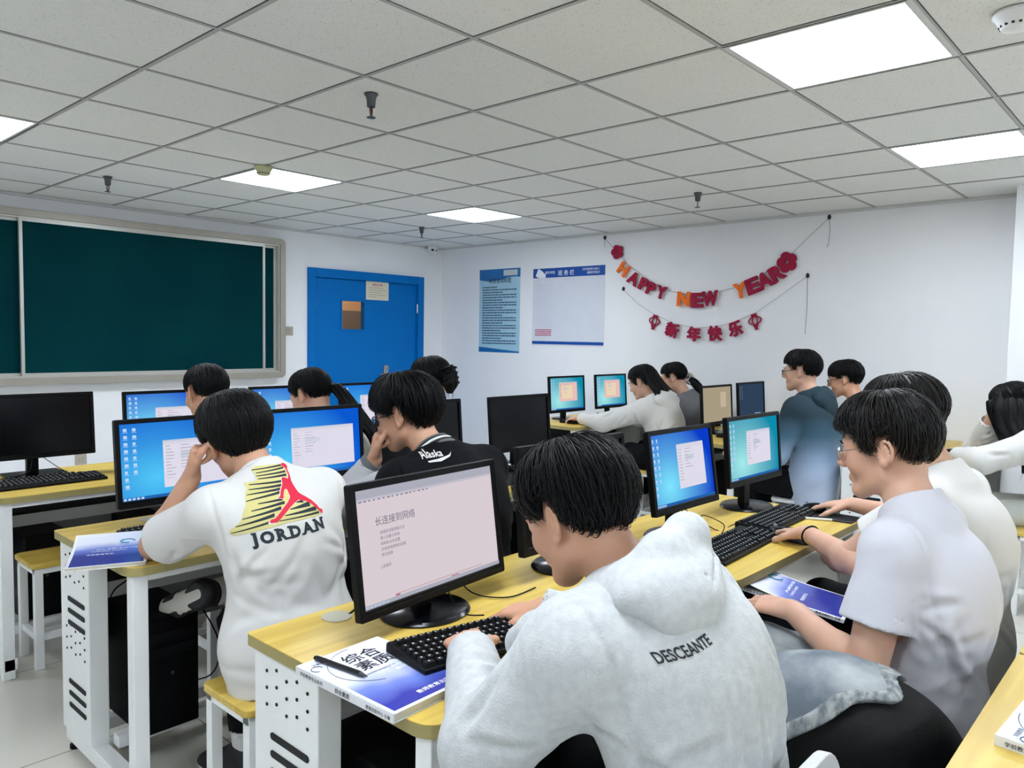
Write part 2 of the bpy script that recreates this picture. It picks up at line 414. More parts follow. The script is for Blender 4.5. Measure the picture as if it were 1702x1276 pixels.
# sprinklers
spm = mat('dull sprinkler metal', '55585A', 0.35, metal=0.8)
def sprinkler():
    t = thing('ceiling_sprinkler', '', 'sprinkler')
    mb = MB(); mb.lathe([(0, 0), (.028, 0), (.028, -.006), (.022, -.012), (.019, -.03), (.017, -.055), (.012, -.058), (0, -.058)], (0, 0, 0), spm); mb.obj('collar', t, smooth=True)
    mb = MB()
    for s_ in (-1, 1): mb.tube([(s_ * .011, 0, -.055), (s_ * .013, 0, -.07), (s_ * .008, 0, -.088), (0, 0, -.096)], .0025, spm)
    mb.tube([(0, 0, -.055), (0, 0, -.095)], .003, mat('red bulb', '7A2A26', .2)); mb.obj('yoke', t)
    mb = MB(); mb.lathe([(0, -.096), (.018, -.096), (.019, -.099), (0, -.1)], (0, 0, 0), spm, 16); mb.obj('deflector', t)
    return t
sp = sprinkler()
for i, (px, py, lb) in enumerate(((617, 155, 'large dark sprinkler head hanging nearest, top centre of the ceiling'), (179, 293, 'dark sprinkler head on the ceiling above the blackboard'),
                                  (701, 377, 'small far sprinkler head near the corner above the blue door'), (1160, 320, 'dark sprinkler head above the red banner'))):
    q = at(px, py, 2, H); place(sp, i, (q[0], q[1], H - .002), 0.5, lb, 'sprinkler heads')
# ------------------------------------------------------------------ posters on the right wall (text runs along -Y)
U, V = (0, -1, 0), (0, 0, 1)
b1 = mat('poster blue', '1C6FB4', 0.35, var=.15, vscale=3); b2 = mat('poster light blue', 'A9D3E6', 0.35, var=.05); b3 = mat('poster deep blue', '0F4FA6', 0.35)
wp = mat('white poster sheet', 'DDE2EC', 0.35); pink_i = mat('magenta print', 'B93A5E', 0.5); navy_i = mat('navy print', '1D3F5E', 0.5); white_i = mat('white print', 'F2F5FA', .5)
t = thing('poster', 'light blue rules poster with lines of dark text', 'poster', (XW, 3.51, 1.25))
def R_(mb, y0, z0, y1, z1, x, m): mb.box((-x, -y1, z0), (-x + .0015, -y0, z1), m)   # y measured rightwards
mb = MB(); R_(mb, 0, 0, .6, .9, .003, b2); mb.obj('sheet', t)
mb = MB()
def wave(mb, y0, y1, f0, f1, x, m, n=16):
    for i in range(n):
        a = y0 + (y1 - y0) * i / n; c = y0 + (y1 - y0) * (i + 1) / n
        mb.quad((-x, -a, f0(a)), (-x, -c, f0(c)), (-x, -c, f1(c)), (-x, -a, f1(a)), m)
wave(mb, 0, .6, lambda y: .79 - .02 * math.sin(y * 9), lambda y: .9, .0035, b1); mb.obj('header_band', t); mb = MB()
wave(mb, 0, .6, lambda y: .005, lambda y: .06 - .07 * y, .0035, b1)
mb.obj('bottom_band', t)
mb = MB(); R_(mb, .36, .825, .56, .885, .0045, mat('pale label', 'C8D2D0', .5)); mb.obj('pale_patch', t)
mb = MB(); put_text(mb, '教室管理制度', (-.0046, -.31, .755), U, V, .055, navy_i, .012, True); mb.obj('title', t); mb = MB()
z = .70; k = 0
while z > .09:
    y = .05
    w = (.5, .5, .28)[k % 3] if k else .22
    while y < .05 + w:
        s_ = random.uniform(.015, .05); mb.box((-.0048, -min(y + s_, .55), z), (-.0042, -y, z + .011), navy_i); y += s_ + .006
    z -= .0275; k += 1
mb.obj('lettering', t)
t = thing('poster', 'white notice board sheet with blue header and red print', 'poster', (XW, 2.731, 1.34))
mb = MB(); R_(mb, 0, 0, .905, .785, .003, wp); mb.obj('sheet', t)
mb = MB(); R_(mb, 0, .69, .905, .785, .0042, b3); mb.obj('header_band', t); mb = MB(); R_(mb, 0, .015, .905, .045, .0042, b3); mb.obj('bottom_band', t)
mb = MB()
put_text(mb, '班 务 栏', (-.0047, -.43, .71), U, V, .058, white_i, .01, True)
put_text(mb, '青年学院', (-.0047, -.16, .728), U, V, .032, white_i, .008)
put_text(mb, '为梦想而努力奋斗', (-.0047, -.63, .745), U, V, .026, white_i, .006)
put_text(mb, '做最好的自己', (-.0047, -.69, .712), U, V, .026, white_i, .006)
mb.obj('lettering', t)
mb = MB(); mb.prism([(.035, .71), (.07, .785), (.11, .765), (.17, .72), (.165, .69), (.08, .69)], 0, .0012, white_i,
                    Matrix(((0, 0, -1, -.0046), (-1, 0, 0, 0), (0, 1, 0, 0), (0, 0, 0, 1)))); mb.obj('torn_patch', t)
mb = MB()
lg = mat('faint grey rule', 'BCC2D2', .5)
for i in range(17): R_(mb, .06, .18 + i * .027, .26 + .02 * (i % 2), .1815 + i * .027, .0047, lg)
mb.obj('ruled_lines', t); mb = MB()
for i in range(4):
    y = .04
    while y < .25:
        s_ = random.uniform(.006, .02); R_(mb, y, .155 - i * .018, min(.255, y + s_), .166 - i * .018, .0047, pink_i); y += s_ + .005
mb.obj('lettering', t)
# ------------------------------------------------------------------ new-year banners
felt_r = mat('dark red felt', 'A3163F', 0.9, bump=.5, bscale=500); felt_o = mat('orange felt', 'FF7A2A', 0.9, bump=.5, bscale=500)
string_m = mat('thin grey string', '7D7A76', .8)
def string(name, pts, parent, r=.0018, m=string_m):
    mb = MB(); mb.tube(pts, r, m, 5); return mb.obj(name, parent)
def letters(parent, items):
    for ch, y, z, sz, ang, m, wd in items:
        if ord(ch) > 999: sz *= 1.0
        a = math.radians(ang); u = Vector((0, -math.cos(a), math.sin(a))); v = Vector((0, math.sin(a), math.cos(a)))
        vs, fs = text_polys(ch, sz, .05 if ord(ch) < 999 else .012, .06)
        if not vs: continue
        xs = [p[0] for p in vs]; ys = [p[1] for p in vs]; cx, cy = (min(xs) + max(xs)) / 2, (min(ys) + max(ys)) / 2
        k = wd / (max(xs) - min(xs)) if wd else 1
        mb = MB(); n = u.cross(v)
        for du, dv in (((0, 0),) if ord(ch) < 999 else ((0, 0), (.0045, 0), (-.0045, 0), (0, .0045), (0, -.0045))):
            mb.add([Vector((-.03 + .0001 * (du * 1000 + dv * 700), y, z)) + u * ((p[0] - cx) * k + du) + v * (p[1] - cy + dv) + n * p[2] * .8 for p in vs], fs, m)
        o = mb.obj('letter', parent)
def flower(parent, y, z, r):
    mb = MB()
    F = Matrix(((0, 0, -1, -.014), (-1, 0, 0, y), (0, 1, 0, z), (0, 0, 0, 1)))
    n = 60; out = []
    for i in range(n):
        a = 2 * PI * i / n; rr = r * (.78 + .22 * abs(math.sin(a * 2.5)) ** .7)
        out.append((rr * math.cos(a), rr * math.sin(a)))
    inn = [(r * .16 * math.cos(2 * PI * i / n), r * .16 * math.sin(2 * PI * i / n)) for i in range(n)]
    vs = [F @ Vector((p[0], p[1], h)) for h in (0, .012) for p in out + inn]; fs = []
    for i in range(n):
        j = (i + 1) % n
        fs += [(i, n + i, n + j, j), (2 * n + i, 2 * n + j, 3 * n + j, 3 * n + i), (i, j, 2 * n + j, 2 * n + i), (n + j, n + i, 3 * n + i, 3 * n + j)]
    mb.add(vs, fs, felt_r)
    mb.obj('flower', parent)
def wy(px, py): q = at(px, py, 0, XW); return q[1], q[2]
t = thing('new_year_banner', 'felt letter garland reading HAPPY NEW YEAR on the white wall', 'banner', (XW, 0, 0))
pts = [wy(1006, 396), wy(1028, 420), wy(1043, 438), wy(1080, 466), wy(1115, 484), wy(1155, 491), wy(1190, 486), wy(1222, 478), wy(1265, 458), wy(1310, 428), wy(1379, 362)]
string('string', [(-.012, a, b) for a, b in pts], t)
letters(t, [('H', *wy(1039, 448), .15, -38, felt_o, .105), ('A', *wy(1056, 463), .15, -30, felt_r, .12), ('P', *wy(1073, 473), .145, -24, felt_r, .095),
            ('P', *wy(1085, 480), .145, -20, felt_r, .095), ('Y', *wy(1102, 486), .15, -16, felt_r, .11),
            ('N', *wy(1139, 497), .165, -3, felt_o, .125), ('E', *wy(1162, 499), .165, 0, felt_r, .115), ('W', *wy(1183, 496), .165, 4, felt_r, .15),
            ('Y', *wy(1233, 483), .165, 12, felt_o, .12), ('E', *wy(1254, 475), .17, 20, felt_r, .12), ('A', *wy(1273, 466), .17, 26, felt_r, .125), ('R', *wy(1294, 454), .17, 32, felt_r, .12)])
flower(t, *wy(1028, 419), .068); flower(t, *wy(1310, 436), .085)
q = wy(1379, 362); string('loose_string', [(-.01, q[0], q[1]), (-.008, q[0] - .01, q[1] - .1), (-.008, q[0] - .004, q[1] - .2), (-.008, q[0] + .01, q[1] - .225)], t)
q = wy(1006, 396); string('loose_string', [(-.01, q[0], q[1]), (-.008, q[0], q[1] - .08)], t)
t = thing('new_year_banner', 'smaller red garland of Chinese characters and lanterns below the letters', 'banner', (XW, 0, 0))
pts = [wy(1037, 481), wy(1062, 505), wy(1088, 522), wy(1120, 537), wy(1156, 545), wy(1192, 543), wy(1224, 534), wy(1256, 520), wy(1290, 497), wy(1343, 459)]
string('string', [(-.012, a, b) for a, b in pts], t, .0014)
letters(t, [('新', *wy(1120, 548), .13, -16, felt_r, .125), ('年', *wy(1156, 555), .13, -2, felt_r, .125), ('快', *wy(1191, 554), .13, 2, felt_r, .125), ('乐', *wy(1225, 546), .13, 14, felt_r, .12)])
for px, py, an in ((1089, 534, -14), (1256, 533, 14)):
    y, z = wy(px, py); mb = MB(); a = math.radians(an)
    def P_(u, v): return (-.014, y - u * math.cos(a) - v * math.sin(a) * -1, z + v * math.cos(a) + u * math.sin(a))
    for w in (-.055, -.022, .022, .055): mb.tube([P_(w * math.sin(PI * (i / 8)) * 1.0, .045 - .085 * i / 8) for i in range(9)], .006, felt_r, 6)
    mb.tube([P_(-.022, .05), P_(.022, .05)], .011, felt_r, 6); mb.tube([P_(-.02, -.042), P_(.02, -.042)], .010, felt_r, 6); mb.tube([P_(0, -.045), P_(0, -.075)], .015, felt_r, 6)
    mb.obj('lantern', t)
q = wy(1343, 459); string('loose_string', [(-.01, q[0], q[1]), (-.008, q[0] - .006, q[1] - .25), (-.008, q[0] + .002, q[1] - .46)], t)
for px, py, lb in ((1006, 395, 'black hook holding the left end of the letter garland'), (1379, 361, 'black hook holding the right end of the letter garland'),
                   (1037, 480, 'black hook holding the left end of the lantern garland'), (1343, 458, 'black hook holding the right end of the lantern garland')):
    y, z = wy(px, py); mb = MB(); mb.lathe([(0, 0), (.012, 0), (.014, .008), (.008, .02), (0, .022)], (0, 0, 0), ink, 12)
    mb.v = [(-p[2], p[1], p[0] * 1.5) for p in mb.v]
    o = mb.obj('wall_hook', smooth=True); o.location = (XW, y, z); tag(o, lb, 'hook', 'hooks of the garlands')
# ------------------------------------------------------------------ desks
hole_m = mat('dark hole', '17181A', .8)
dk_steel = mat('charcoal steel panel', '3A3D40', .5)
screw_m = mat('zinc screw', 'C9CBCB', .3, metal=.6)
DW, DD, DZ = 1.11, .62, .75
def desk_unit(DW=DW):
    t = thing('computer_desk', '', 'desk')
    r = .05
    poly = []
    for cx, cy, a0, rr in ((DW - .004, DD - .004, 0, .004), (.012, DD - .012, 90, .012), (r, r, 180, r), (DW - r, r, 270, r)):
        for i in range(7):
            a = math.radians(a0 + 90 * i / 6); poly.append((cx + rr * math.cos(a), cy + rr * math.sin(a)))
    mb = MB(); mb.prism(poly, DZ - .003, DZ, wood); mb.prism(poly, DZ - .027, DZ - .003, wood_edge); mb.obj('tabletop', t, bevel=.001)
    for side in (0, 1):
        x0 = .018 if side == 0 else DW - .078
        mb = MB(); mb.box((x0, .365, .075), (x0 + .06, .615, .722), white_steel); p = mb.obj('side_panel', t, bevel=.004)
        xs = x0 - .0012 if side == 0 else x0 + .0612
        mb = MB(); F = Matrix(((0, 0, 1, xs - .001), (1, 0, 0, 0), (0, 1, 0, 0), (0, 0, 0, 1)))
        for z in (.175, .215, .255, .455, .495, .535):
            sb = MB(); sb.prism(rrect(.395, z - .008, .545, z + .008, .0079, 5), 0, .002, hole_m, F); sb.obj('slot', p)
        for zz in (.60, .36):
            for i in range(5):
                for j in range(3):
                    y = .40 + i * .04; z = zz + j * .038 + (.012 if i % 2 else 0)
                    mb.prism([(y + .004 * math.cos(k * PI / 4), z + .004 * math.sin(k * PI / 4)) for k in range(8)], 0, .002, hole_m, F)
        mb.obj('perforated_mesh', p)
        mb = MB(); mb.box((x0 + .004, .02, .035), (x0 + .054, .60, .085), white_steel); mb.obj('foot_rail', t, bevel=.003)
        mb = MB(); mb.box((x0, .02, .0), (x0 + .045, .062, .722), white_steel); mb.obj('leg', t, bevel=.003)
        for y in (.04, .58):
            mb = MB(); mb.lathe([(0, 0), (.02, 0), (.02, .012), (.01, .016), (.01, .04), (0, .04)], (x0 + .028, y if y > .1 else .04, 0), black_matte, 12); mb.obj('rubber_foot', t)
    mb = MB(); mb.box((.06, .024, .700), (DW - .06, .05, .722), white_steel); mb.obj('front_beam', t)
    mb = MB(); mb.box((.08, .30, .085), (DW - .08, .345, .125), white_steel); mb.obj('stretcher', t, bevel=.002)
    mb = MB(); mb.box((.08, .45, .085), (DW - .08, .49, .125), white_steel); mb.obj('stretcher', t, bevel=.002)
    mb = MB(); mb.box((.078, .596, .42), (DW - .078, .602, .722), dk_steel); mb.obj('back_panel', t)
    mb = MB(); mb.box((.078, .535, .505), (DW - .078, .541, .560), white_steel); mb.box((.078, .541, .505), (DW - .078, .60, .511), white_steel); mb.obj('cable_tray', t)
    mb = MB(); mb.box((.078, .545, .36), (DW - .078, .549, .505), grey_steel); p = mb.obj('tray_bracket', t)
    mb = MB()
    for i in range(14):
        x = .12 + i * (DW - .24) / 13
        for z in ((.40,) if i % 3 else (.40, .445)):
            mb.lathe([(0, 0), (.005, 0), (.004, .003), (0, .003)], (0, 0, 0), screw_m, 8)
            k = 32; mb.v[-k:] = [(x + a, .545 - c, z + b_) for a, b_, c in mb.v[-k:]]
    mb.obj('screws', p)
    return t
desk0 = desk_unit()
rows = [(-2.846, 'row nearest the camera'), (-1.556, 'first row'), (-.287, 'second row'), (1.003, 'front row under the board')]
nd = 0
dl = {(0, 0): 'wooden topped white desk in the bottom right corner holding a closed textbook', (0, 1): 'white computer desk behind the two students in white, mostly out of the picture',
      (1, 0): 'large nearest computer desk with yellow top and perforated white side panel', (1, 1): 'yellow topped desk where the white T-shirt student works the mouse',
      (1, 2): 'desk by the right wall where the long-haired girl in white leans',
      (2, 0): 'white desk at left with a blue textbook and black computer tower under it', (2, 1): 'yellow topped desk with a black mouse pad behind the big white monitor',
      (2, 2): 'far desk under the grey and tan screens in front of the glasses student',
      (3, 0): 'white desk at the left frame edge with a black monitor and keyboard', (3, 1): 'desk nearest the blackboard in front of the student with the bun',
      (3, 2): 'pale far desk in front of the girl in the white hoodie',}
for ri, (yf, rn) in enumerate(rows):
    for ci, x0 in enumerate((-.42, .70)):
        place(desk0, nd, (x0, yf, 0), 0, dl[(ri, ci)], 'computer desks in rows'); nd += 1
desk1 = desk_unit(1.48)
for i, ri in enumerate((1, 2, 3)):
    place(desk1, i, (3.31, rows[ri][0], 0), 0, dl[(ri, 2)], 'computer desks in rows')
# grommets
def grommet(x, y, lb):
    t = thing('cable_grommet', lb, 'cable grommet', (x, y, DZ), group='desk cable grommets')
    mb = MB(); mb.lathe([(.018, 0), (.036, 0), (.036, .003), (.018, .004)], (0, 0, 0), mat('beige grommet', 'B9B6A4', .4), 24); mb.obj('ring', t)
    mb = MB(); mb.lathe([(0, 0), (.0185, 0), (.0185, .0012), (0, .0012)], (0, 0, 0), hole_m, 20); mb.obj('hole', t)
grommet(-.222, -1.0, 'beige cable grommet at the back edge of the nearest desk'); grommet(-.13, .265, 'beige cable grommet behind the blue textbook')
# ------------------------------------------------------------------ stools
def stool():
    t = thing('wooden_stool', '', 'stool')
    w, d, h = .34, .25, .45
    mb = MB(); mb.prism(rrect(-w / 2, -d / 2, w / 2, d / 2, .025, 5), h - .022, h, wood); mb.obj('seat', t, bevel=.004)
    for sx in (-1, 1):
        for sy in (-1, 1):
            mb = MB(); x = sx * (w / 2 - .028); y = sy * (d / 2 - .024); mb.box((x - .016, y - .016, 0), (x + .016, y + .016, h - .022), white_steel); mb.obj('leg', t, bevel=.002)
    for sx in (-1, 1):
        x = sx * (w / 2 - .028); mb = MB(); mb.box((x - .011, -d / 2 + .04, .12), (x + .011, d / 2 - .04, .145), white_steel); mb.obj('stretcher', t)
    for sy in (-1, 1):
        y = sy * (d / 2 - .024); mb = MB(); mb.box((-w / 2 + .044, y - .011, .12), (w / 2 - .044, y + .011, .145), white_steel); mb.obj('stretcher', t)
    mb = MB(); frame_ = [(-w / 2 + .012, -d / 2 + .01, w / 2 - .012, -d / 2 + .024), (-w / 2 + .012, d / 2 - .024, w / 2 - .012, d / 2 - .01), (-w / 2 + .012, -d / 2 + .024, -w / 2 + .026, d / 2 - .024), (w / 2 - .026, -d / 2 + .024, w / 2 - .012, d / 2 - .024)]
    for a in frame_: mb.box((a[0], a[1], h - .046), (a[2], a[3], h - .022), white_steel)
    mb.obj('apron', t)
    return t
st0 = stool(); ns = 0
STOOLS = [(-.135, -.60, 'wooden stool under the student with the large red figure on the back'), (.70, -2.09, 'stool under the near student in the white T-shirt'), (1.28, -2.03, 'stool under the student hidden behind the white T-shirt'),
          (3.62, -1.90, 'wooden stool of the long-haired girl in white by the right edge'), (-.12, 1.16, 'empty wooden stool pushed under the desk at the left edge'),
          (.52, -.66, 'stool of the student in the black varsity jacket'), (.33, .55, 'stool of the short-haired student right under the blackboard'), (.86, .52, 'stool of the student with the low ponytail'),
          (1.62, .52, 'stool of the student with the hair clip by the door'), (3.74, .50, 'stool of the girl in the white hoodie'), (4.20, .50, 'stool of the girl with the scrunchie'), (4.25, -.85, 'stool of the glasses student in white by the wall')]
for x, y, lb in STOOLS:
    place(st0, ns, (x, y, 0), 0, lb, 'wooden stools with white legs'); ns += 1
# white chairs
def chair():
    t = thing('white_chair', '', 'chair')
    pw = mat('white chair plastic', 'D4D6D6', .4)
    mb = MB(); mb.prism(rrect(-.19, -.18, .19, .2, .04, 5), .43, .45, pw); mb.obj('seat', t, bevel=.004)
    for sx in (-1, 1):
        mb = MB(); mb.tube([(sx * .185, -.235, .72), (sx * .185, -.20, .45), (sx * .185, -.24, 0)], .012, grey_steel, 8); mb.obj('rear_leg', t, smooth=True)
        mb = MB(); mb.tube([(sx * .185, .17, .43), (sx * .185, .2, 0)], .012, grey_steel, 8); mb.obj('front_leg', t, smooth=True)
    mb = MB()
    F = Matrix.Translation((0, -.232, .655)) @ Matrix.Rotation(math.radians(90 - 9), 4, 'X')
    out = rrect(-.205, -.10, .205, .125, .05, 6); inn = rrect(-.17, -.07, .17, .09, .03, 6); n = len(out)
    vs = [F @ Vector((p[0], p[1], h)) for h in (-.01, .012) for p in out + inn]; fs = []
    for i in range(n):
        j = (i + 1) % n
        fs += [(i, n + i, n + j, j), (2 * n + i, 2 * n + j, 3 * n + j, 3 * n + i), (i, j, 2 * n + j, 2 * n + i), (n + j, n + i, 3 * n + i, 3 * n + j)]
    mb.add(vs, fs, pw); mb.obj('backrest', t, bevel=.004)
    return t
ch0 = chair()
place(ch0, False, (-.235, -1.87, 0), 0, 'white chair under the student in the grey-white hoodie, its top rail at the bottom edge', 'white chairs')
place(ch0, True, (3.53, -.70, 0), .05, 'white chair with a looped back behind the blue jacket student', 'white chairs')
# ------------------------------------------------------------------ monitors
win_w = emat('white window', 'E6E2F2', .93); win_p = emat('pinkish white window', 'E2D6DC', .90); bar_g = emat('grey window bar', 'B9BAC8', .85); bar_b = emat('blue task bar', '2A6FC0', .8)
ico = emat('desktop icon', 'BFDCFF', .95); txt_g = emat('grey screen text', '8E8AA0', .7); txt_r = emat('red screen text', 'C77A8E', .8); hl = emat('pale blue highlight', 'C8D4E4', .85)
wall_b = emat('blue wallpaper', '0A3CC8', 1.0, '7FE6FF', 'wallpaper'); wall_t = emat('teal wallpaper', '0E8FB0', .95, 'A8F0F0', 'wallpaper'); wall_b2 = emat('bright blue wallpaper', '0B58D0', 1.0, '52C8F8', 'wallpaper')
tan_s = emat('tan screen', 'B3A68C', .85); tan_hi = emat('tan screen window', 'CBB9A0', .9); dim_s = emat('dim slate screen', '33465E', .85); dim_i = emat('dim icon', '6E86A0', .8); pinkwin = emat('pink window', 'EBC2BE', .95); cream = emat('cream window area', 'F0E2B8', .95)
def ui(kind, seed=0):
    r = random.Random(seed); q = []
    def R(a, b_, c, d, m): q.append((a, b_, c, d, m))
    if kind == 'off': return [(0, 0, 1, 1, screen_off)]
    if kind == 'doc':
        R(0, 0, 1, 1, win_p); R(0, .925, 1, 1, bar_g); R(0, .905, 1, .925, emat('light tool bar', 'CFCBDA', .85))
        for i in range(16): R(.02 + i * .03, .895, .02 + i * .03 + r.uniform(.008, .022), .905, txt_g)
        R(0, 0, 1, .035, bar_g); R(.2, .052, .85, .056, txt_r); R(.2, .036, .23, .05, txt_r); R(.6, .036, .66, .044, txt_r)
        for i in range(6): R(.01 + i * .025, .008, .028 + i * .025, .028, ico)
        return q
    wl = {'blue': wall_b, 'teal': wall_t, 'blue2': wall_b2, 'pinkteal': wall_t}.get(kind, wall_b)
    if kind == 'tan':
        R(0, 0, 1, 1, tan_s); R(.62, .4, .82, .85, tan_hi); return q
    if kind == 'dim':
        R(0, 0, 1, 1, dim_s)
        for i in range(12): R(.03 + .08 * (i % 2), .9 - .07 * (i // 2), .06 + .08 * (i % 2), .935 - .07 * (i // 2), dim_i)
        R(.62, .06, .85, .075, ico); return q
    R(0, 0, 1, 1, wl); R(0, 0, 1, .04, bar_b)
    for i in range(5): R(.01 + i * .03, .006, .03 + i * .03, .034, ico)
    for c in range(2):
        for k in range(9):
            if c and k > 6: continue
            x = .025 + c * .062; y = .93 - k * .092
            R(x, y - .028, x + .022 + r.uniform(-.003, .006), y + .012, ico); R(x - .004, y - .044, x + .03, y - .038, ico)
    a, b_, c, d = {'blue': (.40, .20, .86, .83), 'teal': (.34, .22, .82, .80), 'pinkteal': (.26, .26, .80, .86), 'blue2': (.30, .12, .93, .75), 'web': (.3, .12, .97, .72)}.get(kind, (.30, .14, .9, .76))
    wm = pinkwin if kind == 'pinkteal' else win_w
    R(a, b_, c, d, wm); R(a, d - .03, c, d, hl); R(a, d - .05, c, d - .047, txt_g)
    n = int((d - b_ - .12) / .045)
    for k in range(n):
        z = d - .085 - k * .043
        R(a + .02, z, a + .02 + r.uniform(.03, .07), z + .008, txt_g)
        if k < 7 or kind == 'blue2':
            if k < 8: R(a + .13, z, a + .13 + r.uniform(.05, .12), z + .008, txt_r if kind == 'web' else txt_g)
    R(a + .13, d - .24, a + .28, d - .17, hl)
    if kind == 'pinkteal': R(a + .06, b_ + .08, c - .14, d - .1, cream)
    return q
def monitor(label, x, y, w, h, kind, rz=0., tilt=6., zc=None, seed=0, base='round', zbot=.83, cat='monitor'):
    t = thing('computer_monitor', label, cat, (x, y, DZ), math.radians(rz), 'computer monitors on the desks')
    a = math.radians(tilt); zc = (zbot + h / 2 * math.cos(a)) - DZ if zc is None else zc - DZ
    Fm = Matrix.Translation((0, -.03, zc)) @ Matrix.Rotation(-a, 4, 'X')
    def xf(mb): mb.v = [tuple(Fm @ Vector(p)) for p in mb.v]
    mb = MB(); bz, bb = .016, .024
    frame2(mb, -w / 2, w / 2, -h / 2, h / 2, bz, -.001, .02, black_plastic, .006)
    mb.box((-w / 2 + bz, -.001, -h / 2 + bz), (w / 2 - bz, .02, -h / 2 + bb), black_plastic)
    mb.box((-w / 2 + .01, .008, -h / 2 + .01), (w / 2 - .01, .022, h / 2 - .01), black_plastic)
    mb.box((-w * .30, .018, -h * .30), (w * .30, .045, h * .32), black_plastic)
    xf(mb); mb.obj('casing', t, bevel=.0025)
    mb = MB(); sx0, sx1, sz0, sz1 = -w / 2 + bz, w / 2 - bz, -h / 2 + bb, h / 2 - bz
    for i, (u0, v0, u1, v1, m) in enumerate(ui(kind, seed)):
        yy = .0055 - .00025 * min(i, 8)
        mb.quad((sx0 + (sx1 - sx0) * u0, yy, sz0 + (sz1 - sz0) * v0), (sx0 + (sx1 - sx0) * u1, yy, sz0 + (sz1 - sz0) * v0), (sx0 + (sx1 - sx0) * u1, yy, sz0 + (sz1 - sz0) * v1), (sx0 + (sx1 - sx0) * u0, yy, sz0 + (sz1 - sz0) * v1), m)
    if kind == 'doc':
        put_text(mb, '长连接到网络', (sx0 + .05, .003, sz1 - .082), (1, 0, 0), (0, 0, 1), .021, txt_g, .004)
        for k, s_ in enumerate(('·连接到互联网络方式', '·接入设备与安装', '·网络协议的设置', '·无线局域网络的组建', '·常见故障')):
            put_text(mb, s_, (sx0 + .06, .003, sz1 - .103 - .0125 * k), (1, 0, 0), (0, 0, 1), .0085, txt_g, .004)
        put_text(mb, '上机操作', (sx0 + .055, .003, sz1 - .178), (1, 0, 0), (0, 0, 1), .0085, txt_g, .004)
    xf(mb); mb.obj('screen', t)
    mb = MB(); mb.box((-.024, .0, .012), (.024, .03, zc - h / 2 + .09), black_plastic); mb.obj('stand', t, bevel=.003)
    mb = MB()
    if base == 'round': mb.lathe([(0, 0), (.118, 0), (.12, .004), (.112, .011), (.03, .016), (0, .016)], (0, .0, 0), glossy_black, 40, 1.0, .86); mb.obj('base', t, smooth=False, bevel=.001)
    else: mb.prism(rrect(-.12, -.09, .12, .08, .02), 0, .012, glossy_black); mb.obj('base', t, bevel=.002)
    return t
monitor('large nearest monitor showing a pinkish white document page', -.05, -1.12, .50, .298, 'doc', 5.0, 8, zbot=.802)
monitor('black switched-off monitor half hidden behind the hooded student', .50, -1.13, .50, .298, 'off', 0, 5)
monitor('blue desktop monitor with a white window just right of the hooded student', 1.03, -1.18, .41, .275, 'blue', -1, 9, zbot=.855, seed=3)
monitor('teal desktop monitor with a white window, right end of the first row', 1.66, -1.14, .46, .272, 'teal', -1, 5, zbot=.857, seed=4)
monitor('blue desktop monitor in front of the student with the red figure shirt', -.045, .16, .50, .295, 'blue2', 1, 5, zbot=.833, seed=5)
monitor('bright blue monitor with file window left of the black varsity jacket', .465, .18, .50, .295, 'blue2', 0, 5, zbot=.833, seed=6)
monitor('black switched-off monitor behind the varsity jacket student', 1.03, .16, .50, .295, 'off', 0, 5)
monitor('black switched-off monitor standing alone before the white wall', 1.72, .17, .465, .288, 'off', 0, 5, zbot=.833)
monitor('tan coloured screen on the far desk under the banner', 3.84, .15, .46, .286, 'tan', 0, 4, zbot=.815)
monitor('dim slate screen on the far desk beside the blue jacket student', 4.40, .15, .46, .286, 'dim', 0, 4, zbot=.82)
monitor('black switched-off monitor at the left picture edge under the board', -.155, 1.47, .51, .295, 'off', 0, 4, base='square', zbot=.833)
monitor('blue monitor with web page under the board, left of the first head', .485, 1.47, .50, .29, 'web', 0, 4, seed=8, zbot=.83)
monitor('blue monitor under the board beside the ponytail student', 1.16, 1.47, .50, .29, 'web', 0, 4, seed=9, zbot=.83)
monitor('blue monitor in front of the blue door', 1.755, 1.47, .50, .29, 'blue2', 0, 4, seed=10, zbot=.83)
monitor('teal screen with a pink window in front of the white hoodie girl', 3.74, 1.45, .47, .30, 'pinkteal', 0, 4, seed=11, zbot=.81)
monitor('teal and pink screen partly behind the girl with long black hair', 4.37, 1.45, .47, .30, 'pinkteal', 0, 4, seed=12, zbot=.81)
monitor('small far monitor seen over the white T-shirt student head', 4.27, -1.12, .50, .29, 'dim', 0, 4, seed=13)
